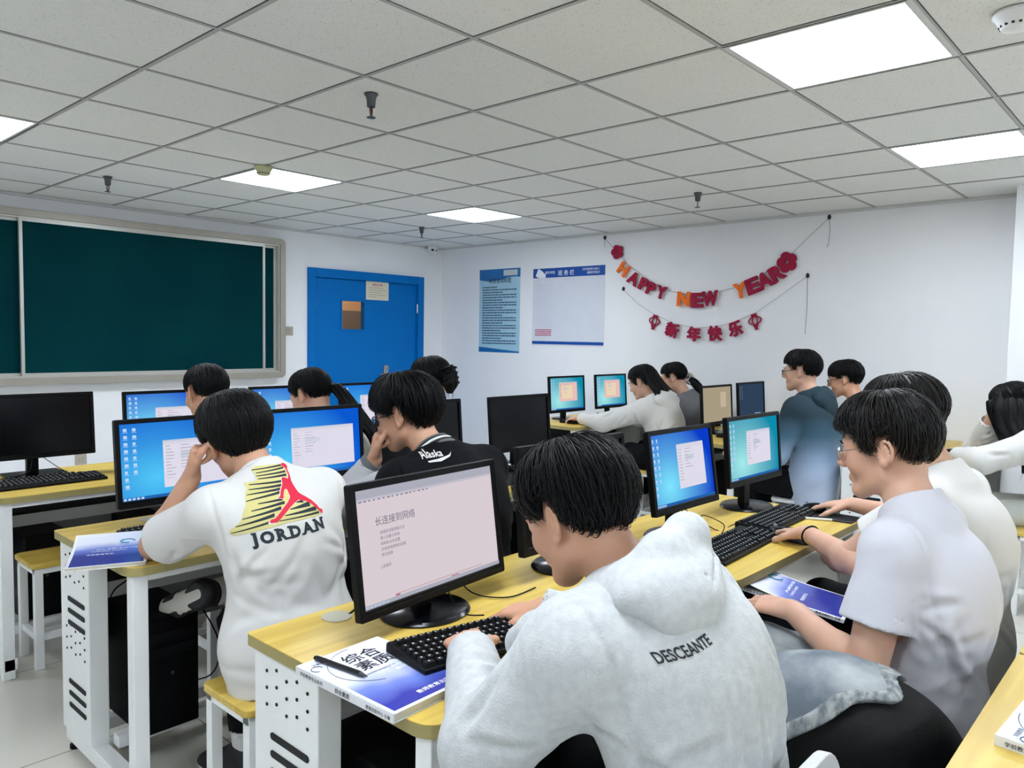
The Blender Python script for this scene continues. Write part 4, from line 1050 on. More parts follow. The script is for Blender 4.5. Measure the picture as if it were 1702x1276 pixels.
def head_sdf(V, hc, R, s=1.0, fem=False):
    L = lambda x, y, z: hc + R @ (np.array((x, y, z)) * s)
    e = lambda c, r, k=0., op='u', M=None: V.ell(L(*c), np.array(r) * s, R if M is None else R @ M, k * s, op)
    c_ = lambda a, b, ra, rb, k, op='u': V.cone(L(*a), L(*b), ra * s, rb * s, k * s, None, op)
    e((0, -.014, .034), (.073, .093, .082)); e((0, .026, -.02), (.062, .064, .083), .03)
    e((0, -.035, -.02), (.058, .058, .06), .03)
    for sx in (-1, 1):
        c_((sx * .048, .0, -.058), (sx * .014, .064, -.096), .020 if not fem else .017, .017, .028)
        e((sx * .034, .062, -.028), (.024, .022, .024), .022)
    e((0, .070, -.098), (.022, .018, .017), .02)
    c_((-.034, .079, .024), (.034, .079, .024), .012, .012, .016)
    for sx in (-1, 1): e((sx * .031, .103, .004), (.017, .015, .011), .012, 's')
    for sx in (-1, 1): e((sx * .031, .0755, .005), (.0150, .0145, .0135), .005)
    c_((0, .086, .016), (0, .106, -.022), .0068, .0098, .010); e((0, .108, -.028), (.011, .011, .0095), .008)
    for sx in (-1, 1): e((sx * .012, .098, -.032), (.0085, .010, .0075), .006); e((sx * .007, .106, -.040), (.003, .004, .004), .002, 's')
    c_((-.019, .0845, -.060), (.019, .0845, -.060), .0058, .0058, .008); c_((-.015, .0840, -.0685), (.015, .0840, -.0685), .0064, .0064, .008)
    c_((-.02, .0945, -.0642), (.02, .0945, -.0642), .0022, .0022, .003, 's')
    for sx in (-1, 1):       # ears: shell, rolled rim, lobe, hollow
        M = np.array(Matrix.Rotation(sx * math.radians(24), 3, 'Z') @ Matrix.Rotation(math.radians(-10), 3, 'X'))
        e((sx * .077, -.012, -.004), (.0075, .018, .031), .006, 'u', M)
        arc = [(-.0, -.024), (.0, -.010), (.0, .010), (.006, .024), (.016, .029), (.026, .024), (.031, .008), (.029, -.008), (.022, -.020)]
        pts = [(sx * (.079 + .38 * u), -.004 - u + (.004 if i < 2 else 0), -.004 + z) for i, (u, z) in enumerate(arc)]
        for i in range(1, len(pts) - 1): c_(pts[i], pts[i + 1], .0042, .0042, .004)
        e((sx * .081, -.008, -.029), (.007, .009, .011), .008, 'u', M)
        e((sx * .0885, -.010, -.002), (.0065, .0095, .016), .004, 's', M)
def eyes(hc, R, parent, org, s=1.0, shut=False):
    L = lambda x, y, z: hc + R @ (np.array((x, y, z)) * s) - org
    for sx in (-1, 1):
        mb = MB(); c = L(sx * .031, .0800, .004); r = .0112 * s; n, k = 14, 8
        f = unit(R @ np.array((0, 1, -.12))); u = unit(np.cross(f, (0, 0, 1))); v = np.cross(u, f)
        vs = []; fs = []
        for i in range(k):
            a = PI * i / (k - 1) * .55
            for j in range(n): b_ = 2 * PI * j / n; vs.append(c + (f * math.cos(a) + (u * math.cos(b_) + v * math.sin(b_)) * math.sin(a)) * r)
        for i in range(k - 1):
            for j in range(n): fs.append((i * n + j, (i + 1) * n + j, (i + 1) * n + (j + 1) % n, i * n + (j + 1) % n))
        mb.add(vs, fs[:2 * n], iris_m); mb.add(vs, fs[2 * n:], eye_w); mb.obj('eye', parent, smooth=True)
        mb = MB(); mb.tube([L(sx * x, y, z) for x, y, z in ((.014, .0955, .024), (.024, .0975, .029), (.036, .094, .029), (.046, .085, .024))], .0028 * s, hair_m, 6, .0012 * s); mb.obj('eyebrow', parent, smooth=True)
def body_prims(V, sp, off=0., arms=True, legs=True, torso=True, neck=True, k=.04, upper_only=1.0, loose=0.):
    P, C, N_ = [np.array(sp[x], float) for x in ('pelvis', 'chest', 'neck')]; sL, sR = np.array(sp['shL']), np.array(sp['shR'])
    b = sp.get('build', 1.0); right = unit(sR - sL); up = unit(N_ - P); fwd = unit(np.cross(up, right)); right = np.cross(fwd, up); Rb = np.stack([right, fwd, up], 1)
    o = off
    if torso:
        V.ell(P, (.158 * b + o + loose, .112 * b + o + loose, .10 + o), Rb, k)
        V.cone(P, C, .128 * b + o + loose, .135 * b + o + loose, k, (fwd, .74))
        V.ell(C + up * .01, (.155 * b + o, .108 * b + o, .165 + o), Rb, k)
        V.cone(C + (sL - C) * .45 + up * .01, sL, .085 * b + o, .056 + o, k); V.cone(C + (sR - C) * .45 + up * .01, sR, .085 * b + o, .056 + o, k)
        V.cone(N_ * .8 + sL * .2, sL * .85 + N_ * .15, .05 + o * .8, .05 + o * .8, k); V.cone(N_ * .8 + sR * .2, sR * .85 + N_ * .15, .05 + o * .8, .05 + o * .8, k)
    if neck:
        hc, R = head_frame(sp['head'], sp.get('yaw', 0), sp.get('pitch', 0), sp.get('roll', 0))
        V.cone(N_ - up * .02, hc + R @ np.array((0, -.022, -.055)), .060 * b, .052, .025)
    if arms:
        for sh, el, wr in ((sp['shL'], sp['elL'], sp['wrL']), (sp['shR'], sp['elR'], sp['wrR'])):
            sh, el, wr = map(lambda q: np.array(q, float), (sh, el, wr))
            V.cone(sh, el, .050 * b + o, .040 * b + o, k * .8); m_ = el * .68 + wr * .32
            V.cone(el, m_, .0395 * b + o, .0385 * b + o, .02); V.cone(m_, wr, .0385 * b + o, .0265 + o, .02)
    if legs:
        for sd, kn, an, ft in ((-1, 'knL', 'anL', 'toL'), (1, 'knR', 'anR', 'toR')):
            hip = P + right * sd * .085 * b - up * .03; kn, an, to = [np.array(sp[q], float) for q in (kn, an, ft)]
            V.cone(hip, kn, .083 * b + o, .056 + o, .04); m_ = kn * .62 + an * .38 + np.array((0, -.018, 0))
            V.cone(kn, m_, .055 + o, .052 + o, .03); V.cone(m_, an, .050 + o, .036 + o, .03)
    return Rb
def auto_legs(sp):
    P = np.array(sp['pelvis'], float)
    for s_, q in ((-1, 'L'), (1, 'R')):
        sp.setdefault('kn' + q, (P[0] + s_ * .13, P[1] + .43, .53)); kn = sp['kn' + q]
        sp.setdefault('an' + q, (kn[0], kn[1] + .02, .095)); an = sp['an' + q]
        sp.setdefault('to' + q, (an[0] + s_ * .01, an[1] + .16, .04))
def bounds(sp, pad=.30):
    pts = np.array([sp[q] for q in ('pelvis', 'chest', 'neck', 'head', 'shL', 'shR', 'elL', 'elR', 'wrL', 'wrR', 'knL', 'knR', 'anL', 'anR', 'toL', 'toR') if q in sp], float)
    lo = pts.min(0) - pad; hi = pts.max(0) + pad; lo[2] = max(lo[2], -.03); return lo, hi
# ------------------------------------------------------------------ hair
def hair_cap(parent, org, hc, R, s=1.0, seed=1, thick=.022, front=8, side=0, nape=-50, burn=-16, strands=900, m=None, lift=.004, tip=.012, part=0., ear_cut=True, name='hair', rr=.0011, top=.0, nseg=7, fringe_out=.0):
    m = m or hair_m; r = np.random.default_rng(seed); c0 = np.array((0, -.014, .032)); ax = np.array((.073, .093, .082))
    def elmin(ph):          # ph in degrees, 0 front, 180 back
        a = np.abs((ph + 180) % 360 - 180)
        return np.interp(a, [0, 35, 52, 62, 70, 82, 104, 118, 140, 180], [front, front - 2, front - 8, burn + 8, burn, side + 8 if ear_cut else burn, side + 4 if ear_cut else burn - 10, -34 if ear_cut else nape * .8, nape, nape])
    ph1, ph2, ph3 = r.uniform(0, 6, 3)
    def clump(ph, el):
        p = np.radians(ph); e = np.radians(el)
        return (np.abs(np.sin(p * 9 + 2.5 * np.sin(e * 3 + ph1) + ph2)) * .5 + np.abs(np.sin(p * 21 + 3 * np.sin(e * 4 + ph3))) * .3 + .2 * np.sin(p * 47 + 5 * e))
    def pt(ph, el, t):
        p = np.radians(ph); e = np.radians(el)
        d = np.array((np.sin(p) * np.cos(e), np.cos(p) * np.cos(e), np.sin(e)))
        # growth swirls back: pole leans backwards
        rad = 1 / np.sqrt(((d.T / ax) ** 2).sum(-1))
        return (c0 + d.T * (rad + t)[..., None])
    nphi, nel = 180, 40; vs = []
    PH = np.linspace(0, 360, nphi, endpoint=False)
    em = elmin(PH) + 3 * np.sin(np.radians(PH * 13)) * 1.0 + r.uniform(-1.5, 1.5, nphi)
    rows_ = []
    for i in range(nel + 1):
        u = i / nel; el = 90 - (90 - em) * u ** .92
        t = thick * (.75 + .25 * np.sin(PI * min(1, u * 1.15))) * np.interp(u, [0, .7, .93, 1], [1, 1, .85, .5]) + .007 * (clump(PH, el) - .4) * np.interp(u, [0, .15, 1], [.2, 1, 1])
        t = t + top * np.maximum(0, np.sin(np.radians(el))) ** 2 + fringe_out * np.exp(-(((PH + 180) % 360 - 180) / 50) ** 2) * u ** 2
        rows_.append(pt(PH, el, t))
    rows_.append(pt(PH, em + 1.0, np.full(nphi, -.004)))
    vs = np.concatenate(rows_); K = len(rows_); fs = []
    for i in range(K - 1):
        for j in range(nphi): fs.append((i * nphi + j, (i + 1) * nphi + j, (i + 1) * nphi + (j + 1) % nphi, i * nphi + (j + 1) % nphi))
    tow = lambda p: (hc - org) + (np.array(p) * s) @ R.T
    mb = MB(); mb.add(tow(vs), fs, m)
    # loose strands lying over the cap
    O = []; Fs = []
    for q in range(strands):
        ph = r.uniform(0, 360); e1 = float(elmin(np.array([ph]))[0]) - r.uniform(-4, 6); e0 = r.uniform(max(e1 + 12, 15), 80) if r.random() < .6 else r.uniform(e1 + 5, e1 + 45)
        sw = r.uniform(-14, 14); lf = r.uniform(.3, 1.3) * lift; pts = []
        for i in range(nseg):
            u = i / (nseg - 1); el = e0 + (e1 - e0) * u; uu = (90 - el) / (90 - e1)
            t = thick * (.75 + .25 * math.sin(PI * min(1, uu * 1.15))) * np.interp(uu, [0, .7, .93, 1.05], [1, 1, .85, .5]) + .002 + lf * math.sin(PI * min(1, u * .9 + .1)) + tip * max(0, u - .8) * r.uniform(0, 1)
            t += top * max(0, math.sin(math.radians(el))) ** 2 + fringe_out * math.exp(-(((ph + 180) % 360 - 180) / 50) ** 2) * uu ** 2
            pts.append(pt(np.array([ph + sw * u]), np.array([el]), np.array([t]))[0])
        pts = tow(np.array(pts)); b0 = len(O)
        for i, p in enumerate(pts):
            rad = rr * s * (1 - .85 * (i / (nseg - 1)) ** 2); tt = unit(pts[min(i + 1, nseg - 1)] - pts[max(i - 1, 0)]); a_ = unit(np.cross(tt, (p - (hc - org)))); b_ = np.cross(tt, a_)
            O += [p + a_ * rad * 1.6, p + b_ * rad, p - a_ * rad * 1.6]
        for i in range(nseg - 1):
            for j in range(3): Fs.append((b0 + i * 3 + j, b0 + i * 3 + (j + 1) % 3, b0 + (i + 1) * 3 + (j + 1) % 3, b0 + (i + 1) * 3 + j))
    if O: mb.add(O, Fs, m)
    return mb.obj(name, parent, smooth=True)
def lock(mb, path, w, th, m, seed=0, n=20, ridges=7, strands=40, tipw=.15, side=None):
    """a thick lock or curtain of long hair along a path; w, th = half width and half thickness along it"""
    r = np.random.default_rng(seed); P = np.array(path, float); K = len(P)
    T = 24; Q = np.array([[np.interp(i / T * (K - 1), range(K), P[:, a]) for a in range(3)] for i in range(T + 1)])
    for _ in range(3): Q[1:-1] = (Q[:-2] + 2 * Q[1:-1] + Q[2:]) / 4
    O = []; F = []
    def fr(i):
        t = unit(Q[min(i + 1, T)] - Q[max(i - 1, 0)]); a = np.array(side, float) if side is not None else np.cross(t, (0, 1, 0)); a = unit(a - t * (a @ t)); return t, a, np.cross(t, a)
    wi = lambda u: np.interp(u, np.linspace(0, 1, len(w)), w); ti = lambda u: np.interp(u, np.linspace(0, 1, len(th)), th)
    p1 = r.uniform(0, 6)
    for i in range(T + 1):
        u = i / T; t, a, b_ = fr(i)
        for j in range(n * 2):
            an = PI * j / n; rid = 1 + .10 * math.sin(an * ridges + 2 * math.sin(u * 4 + p1)) + .05 * math.sin(an * ridges * 2.3 + u * 5)
            O.append(Q[i] + a * math.cos(an) * wi(u) * rid + b_ * math.sin(an) * ti(u) * rid)
    n2 = 2 * n
    for i in range(T):
        for j in range(n2): F.append((i * n2 + j, i * n2 + (j + 1) % n2, (i + 1) * n2 + (j + 1) % n2, (i + 1) * n2 + j))
    F += [tuple(range(n2 - 1, -1, -1)), tuple(T * n2 + j for j in range(n2))]
    mb.add(O, F, m)
    for q in range(strands):
        an = r.uniform(0, 2 * PI); u0 = r.uniform(0, .5); u1 = min(1.0, u0 + r.uniform(.3, .6)); pts = []
        for k in range(7):
            u = u0 + (u1 - u0) * k / 6; i = min(T, int(u * T)); t, a, b_ = fr(i); f_ = u * T - i; base = Q[i] + (Q[min(i + 1, T)] - Q[i]) * f_
            pts.append(base + a * math.cos(an + .3 * k / 6) * (wi(u) * 1.03 + .002) + b_ * math.sin(an + .3 * k / 6) * (ti(u) * 1.03 + .002))
        if u1 > .9: pts.append(pts[-1] + np.array((r.uniform(-.01, .01), r.uniform(-.01, .01), -r.uniform(.01, .05))))
        mb.tube(pts, .0016, m, 3, .0005)
def glasses(hc, R, parent, org, m=None, s=1.0, w=.024, h=.017, thick=.0016):
    m = m or mat('black glasses frame', '15151A', .25)
    L = lambda x, y, z: hc + R @ (np.array((x, y, z)) * s) - org
    mb = MB()
    for sx in (-1, 1):
        c = rrect(-w, -h, w, h, .011, 4); mb.tube([L(sx * .034 + x, .108 - abs(sx * .034 + x) * .16, -.001 + z) for x, z in c] + [L(sx * .034 + c[0][0], .108 - abs(sx * .034 + c[0][0]) * .16, -.001 + c[0][1])], thick * s, m, 6)
        mb.tube([L(sx * .058, .099, .006), L(sx * .074, .085, .008), L(sx * .082, .03, .012), L(sx * .080, -.012, .016), L(sx * .079, -.03, -.004)], thick * s, m, 6)
    mb.tube([L(-.010, .106, .002), L(0, .109, .005), L(.010, .106, .002)], thick * s, m, 6)
    g = mb.obj('glasses', parent, smooth=True)
    mb = MB()
    for sx in (-1, 1):
        c = rrect(-w + .001, -h + .001, w - .001, h - .001, .010, 4); n = len(c)
        mb.add([L(sx * .034 + x, .107 - abs(sx * .034 + x) * .16 - dd, -.001 + z) for dd in (0, .0012) for x, z in c], [tuple(range(n)), tuple(range(2 * n - 1, n - 1, -1))] + [(i, n + i, n + (i + 1) % n, (i + 1) % n) for i in range(n)], gm)
    mb.obj('lens', g)
# ------------------------------------------------------------------ prints laid on cloth
def subdiv(vs, fs, L=.008):
    f2 = []
    for f in fs:
        if len(f) > 4: f2 += [tuple(f[i] for i in t) for t in mathutils.geometry.tessellate_polygon([[Vector(vs[i]) for i in f]])]
        else: f2.append(f)
    fs = f2
    bm = bmesh.new(); bv = [bm.verts.new(v) for v in vs]; bm.verts.index_update()
    for f in fs:
        try: bm.faces.new([bv[i] for i in f])
        except ValueError: pass
    bmesh.ops.triangulate(bm, faces=bm.faces[:])
    for _ in range(5):
        e = [x for x in bm.edges if x.calc_length() > L]
        if not e: break
        bmesh.ops.subdivide_edges(bm, edges=e, cuts=1); bmesh.ops.triangulate(bm, faces=bm.faces[:])
    bm.verts.index_update(); o = [tuple(v.co) for v in bm.verts], [tuple(v.index for v in f.verts) for f in bm.faces]; bm.free(); return o
def on_cloth(name, target, shapes, org, u, v, parent, lift=.0012):
    """shapes [(verts2d/3d, faces, material, extra lift)] in a plane at world point org with axes u, v, pressed along u x v onto the target"""
    me = target.data; bvh = BVHTree.FromPolygons([tuple(x.co) for x in me.vertices], [tuple(p.vertices) for p in me.polygons])
    off = Vector(target.matrix_world.translation) if target.parent is None else Vector(target.parent.location); u = Vector(u).normalized(); v = Vector(v).normalized(); n = u.cross(v).normalized(); v = n.cross(u); mb = MB()
    if len(org) == 2:          # org given as a photo pixel: start from the point of the cloth seen there
        hp = bvh.ray_cast(Vector(CAM) - off, Vector(RC.T @ np.array([(org[0] - CX) / F_PX, (org[1] - CY) / F_PX, 1.0])).normalized()); org = (hp[0] + off) if hp[0] is not None else Vector((0, 0, 0))
    for vs, fs, m, ex in shapes:
        vs, fs = subdiv([(p[0], p[1], 0) for p in vs], fs); out = []
        for p in vs:
            q = Vector(org) - off + u * p[0] + v * p[1]; hit = bvh.ray_cast(q + n * .25, -n)
            out.append((hit[0] + hit[1] * (lift + ex)) if hit[0] is not None else q)
        mb.add(out, fs, m)
    return mb.obj(name, parent)
# ------------------------------------------------------------------ clothes
def torso_frame(sp):
    P, N_ = np.array(sp['pelvis'], float), np.array(sp['neck'], float); right = unit(np.array(sp['shR'], float) - np.array(sp['shL'], float)); up = unit(N_ - P); fwd = unit(np.cross(up, right)); return np.cross(fwd, up), fwd, up
def top(sp, root, org, m, name='t_shirt', off=.014, sleeve='short', hem=.10, amp=.006, res=.005, loose=.012, seed=1, neck_r=.060, frac=.62, flare=.018, cuff_m=None, extra=None, cuff=.03, k=.04, f=9):
    right, fwd, up = torso_frame(sp); P, C, N_ = [np.array(sp[q], float) for q in ('pelvis', 'chest', 'neck')]
    pts = np.array([sp[q] for q in ('pelvis', 'chest', 'neck', 'shL', 'shR', 'elL', 'elR', 'wrL', 'wrR')], float)
    lo, hi = pts.min(0) - .24, pts.max(0) + .22; lo[2] = max(lo[2], P[2] - hem - .06)
    V = Vol(lo, hi, res)
    body_prims(V, sp, off, arms=False, legs=False, neck=False, loose=loose)
    V.cone(P, P - up * hem, .15 * sp.get('build', 1) + off + loose, .16 * sp.get('build', 1) + off + loose, .05, (fwd, .76))
    holes = []
    for sh, el, wr in ((sp['shL'], sp['elL'], sp['wrL']), (sp['shR'], sp['elR'], sp['wrR'])):
        sh, el, wr = map(lambda q: np.array(q, float), (sh, el, wr))
        if sleeve == 'short':
            e = sh + (el - sh) * frac; a = unit(el - sh); V.cone(sh, e + a * .06, .054 + off, .047 + off + flare, .03, None, 'u', [(e, a)]); holes.append((e - a * .02, e + a * .08, .041 + off + flare - .010))
        elif sleeve == 'long':
            a = unit(wr - el); V.cone(sh, el, .054 + off, .044 + off, .035); V.cone(el, wr - a * cuff, .044 + off, .034 + off * .6, .03); e = wr - a * .0
            V.cone(wr - a * (cuff + .01), wr + a * .04, .032 + off * .6, .031 + off * .5, .006, None, 'u', [(wr, a)]); holes.append((wr - a * .012, wr + a * .05, .0295 + off * .4))
    if extra: extra(V, right, fwd, up)
    hc, R = head_frame(sp['head'], sp.get('yaw', 0), sp.get('pitch', 0), sp.get('roll', 0)); ax_ = unit(hc + R @ np.array((0, -.02, -.05)) - N_)
    V.cone(N_ - up * .03, N_ + ax_ * .032, .080 + off, .066 + off * .4, .03, None, 'u', [(N_ + ax_ * .030, ax_)])
    if amp:
        V.ripple(amp * .35, f * .5, seed, dirs=((.25, .2, 1), (1, .3, .55)))
        if res < .0075:
            r_ = np.random.default_rng(seed); wd = .007 + amp * .5; dp = amp * .75
            sL, sR = np.array(sp['shL'], float), np.array(sp['shR'], float)
            for sh, el, sg in ((sL, np.array(sp['elL'], float), -1), (sR, np.array(sp['elR'], float), 1)):
                pit = sh - up * .11 - right * sg * .03 - fwd * .07; a = unit(el - sh)
                for i in range(5):      # folds fanning from the armpit over the back
                    an = math.radians(-70 + 27 * i + r_.uniform(-8, 8)); V.crease(pit - up * .022 * i, -right * sg * math.cos(an) + up * math.sin(an), r_.uniform(.10, .22), wd * r_.uniform(.8, 1.4), dp * r_.uniform(.6, 1.1), r_.uniform(-.04, .04))
                V.crease(sh + up * .05 - fwd * .03 + right * sg * .01, -up - fwd * .3, .20, .006, dp * .6)      # shoulder seam
                for i in range(4):      # folds round the sleeve
                    t = r_.uniform(.2, .85); V.crease(sh + (el - sh) * t - fwd * .05, np.cross(a, fwd) + a * r_.uniform(-.6, .6), r_.uniform(.06, .12), wd * .9, dp * .8, r_.uniform(-.08, .08))
                if sleeve == 'long':
                    wr = np.array(sp['wrL'] if sg < 0 else sp['wrR'], float); b_ = unit(wr - el)
                    for i in range(8): V.crease(el + (wr - el) * r_.uniform(-.15, .8) + np.array((-.03, -.03, .03)), np.cross(b_, (0, 0, 1)) + b_ * r_.uniform(-.5, .5), r_.uniform(.07, .13), wd * .9, dp, r_.uniform(-.08, .08))
            for i in range(7 if sleeve == 'short' else 12):          # slack gathered at the waist
                x = r_.uniform(-.14, .14); z = r_.uniform(-.08, .15); V.crease(P - fwd * .13 + right * x + up * z, right * r_.choice([-1, 1]) + up * r_.uniform(-.4, .7), r_.uniform(.14, .30), wd * r_.uniform(1., 1.7), dp * r_.uniform(.35, .8), r_.uniform(-.05, .05))
            for i in range(4 if sleeve == 'short' else 6):
                x = r_.uniform(-.11, .11); V.crease(C - fwd * .13 + right * x + up * r_.uniform(-.05, .04), up * -1 + right * r_.uniform(-.6, .6), r_.uniform(.12, .24), wd * 1.5, dp * .6, r_.uniform(-.05, .05))
    for a, b_, r in holes: V.cone(a, b_, r, r, 0, None, 's')
    hc, R = head_frame(sp['head'], sp.get('yaw', 0), sp.get('pitch', 0), sp.get('roll', 0))
    V.cone(N_ + ax_ * .012, N_ + ax_ * .10, neck_r - .003, neck_r + .012, .006, None, 's')
    V.plane(P - up * hem, -up)
    o = V.mesh(name, m, root, org); return o, V
def legs(sp, root, org, m, name='trousers', off=.014, res=.008, amp=.006, shoe=True, shoe_m=None, short=False, seed=3):
    lo, hi = bounds(dict((q, sp[q]) for q in ('pelvis', 'knL', 'knR', 'anL', 'anR')), .2)
    V = Vol(lo, hi, res); body_prims(V, sp, off, arms=False, torso=False, neck=False)
    P = np.array(sp['pelvis'], float); right, fwd, up = torso_frame(sp); b = sp.get('build', 1)
    V.ell(P, (.16 * b + off, .12 * b + off, .10), np.stack([right, fwd, up], 1), .04); V.plane(P + np.array((0, 0, .09)), (0, 0, 1))
    if amp: V.ripple(amp, 8, seed, dirs=((0, 1, .4), (1, .4, .2)))
    for q in 'LR':
        an = np.array(sp['an' + q], float); kn = np.array(sp['kn' + q], float); a = unit(an - kn)
        V.cone(an - a * .01, an + a * .1, .075, .1, 0, None, 's')
    V.mesh(name, m, root, org)
    for q in 'LR':
        an, to = np.array(sp['an' + q], float), np.array(sp['to' + q], float); kn = np.array(sp['kn' + q], float); d = unit(to - an); ax_ = unit(an - kn)
        sole = unit(ax_ - d * (ax_ @ d)); V = Vol(np.minimum(an, to) - .14, np.maximum(an, to) + .14, .005); heel = an - d * .02 + sole * .045
        base = an + sole * .055
        V.cone(an - sole * .01, base - d * .03, .042, .040, .03); V.cone(base - d * .045, base + d * .15, .036, .038, .04, (sole, .72)); V.cone(an + d * .02, base + d * .12, .038, .030, .03)
        V.plane(base + sole * .026, sole); V.mesh('shoe', shoe_m or shoe_w, root, org)
        V = Vol(np.minimum(an, to) - .14, np.maximum(an, to) + .14, .005); V.cone(base - d * .045, base + d * .15, .0395, .0415, .0, (sole, .72)); V.plane(base + sole * .030, sole); V.plane(base + sole * .010, -sole); V.mesh('shoe_sole', shoe_w, root, org)
        V = Vol(an - .12, an + .12, .006); V.cone(an - ax_ * .11, an + ax_ * .01, .050, .043); V.mesh('sock', sock_m, root, org)
def person(label, sp, sk=None, res=.0045, hands=(), face=True, fem=False, hs=1.0):
    auto_legs(sp); sk = sk or skin_m
    org = np.array((sp['pelvis'][0], sp['pelvis'][1], 0)); root = thing('person', label, 'person', tuple(org))
    hc, R = head_frame(sp['head'], sp.get('yaw', 0), sp.get('pitch', 0), sp.get('roll', 0))
    lo, hi = bounds(sp, .17); V = Vol(lo, hi, res)
    body_prims(V, sp, 0.0, k=.035); head_sdf(V, hc, R, hs, fem)
    for q, an, to in (('L', 'anL', 'toL'), ('R', 'anR', 'toR')):
        a, t = np.array(sp[an], float), np.array(sp[to], float); d_ = unit(t - a); kx = unit(a - np.array(sp['kn' + q], float)); so = unit(kx - d_ * (kx @ d_)); V.cone(a, a + so * .045 + d_ * .02, .036, .03, .02); V.cone(a + so * .05 - d_ * .02, a + so * .05 + d_ * .12, .026, .020, .02)
    for h_ in hands: hand(V, sp['wr' + h_[0]], h_[1], h_[2], 1 if h_[0] == 'L' else -1, *h_[3:])
    o = V.mesh('body', sk, root, org)
    o.data.materials.append(lip_m); cen = V.P[V.F].mean(1); q = ((cen - hc) @ R) / hs
    lips = (np.abs(q[:, 0]) < .024 - 1.2 * np.abs(q[:, 2] + .0645)) & (np.abs(q[:, 2] + .0645) < .0125) & (q[:, 1] > .078)
    mi = np.zeros(len(cen), np.int32); mi[lips] = 1; 
    if len(o.data.polygons) == len(mi): o.data.polygons.foreach_set('material_index', mi)
    if face: eyes(hc, R, root, org, hs)
    return root, org, hc, R
def collar(hc, R, sp, root, org, m, r=.063, th=.007, z=.0, name='collar', back=.0):
    right, fwd, up = torso_frame(sp); N_ = np.array(sp['neck'], float); ax_ = unit(hc + R @ np.array((0, -.02, -.05)) - N_); a = right; b_ = unit(np.cross(ax_, a))
    c = N_ + ax_ * (.027 + z)
    mb = MB(); mb.tube([c - org + (a * math.cos(t) * r + b_ * math.sin(t) * r) for t in np.linspace(0, 2 * PI, 40)], th, m, 8); return mb.obj(name, root, smooth=True)
def tow(hc, R, org, s=1.0): return lambda x, y, z: hc + R @ (np.array((x, y, z)) * s) - org
KEYB = [(18, 35, 25), (20, 38, 28), (22, 40, 28), (25, 40, 28)]; MOUSE = [(10, 22, 14), (12, 24, 16), (18, 30, 20), (22, 36, 24)]; FIST = [(70, 95, 55)] * 4; REST = [(15, 25, 15), (18, 28, 18), (22, 32, 20), (26, 36, 22)]
def only(s): return not ONLY or s in ONLY
ONLY = ''
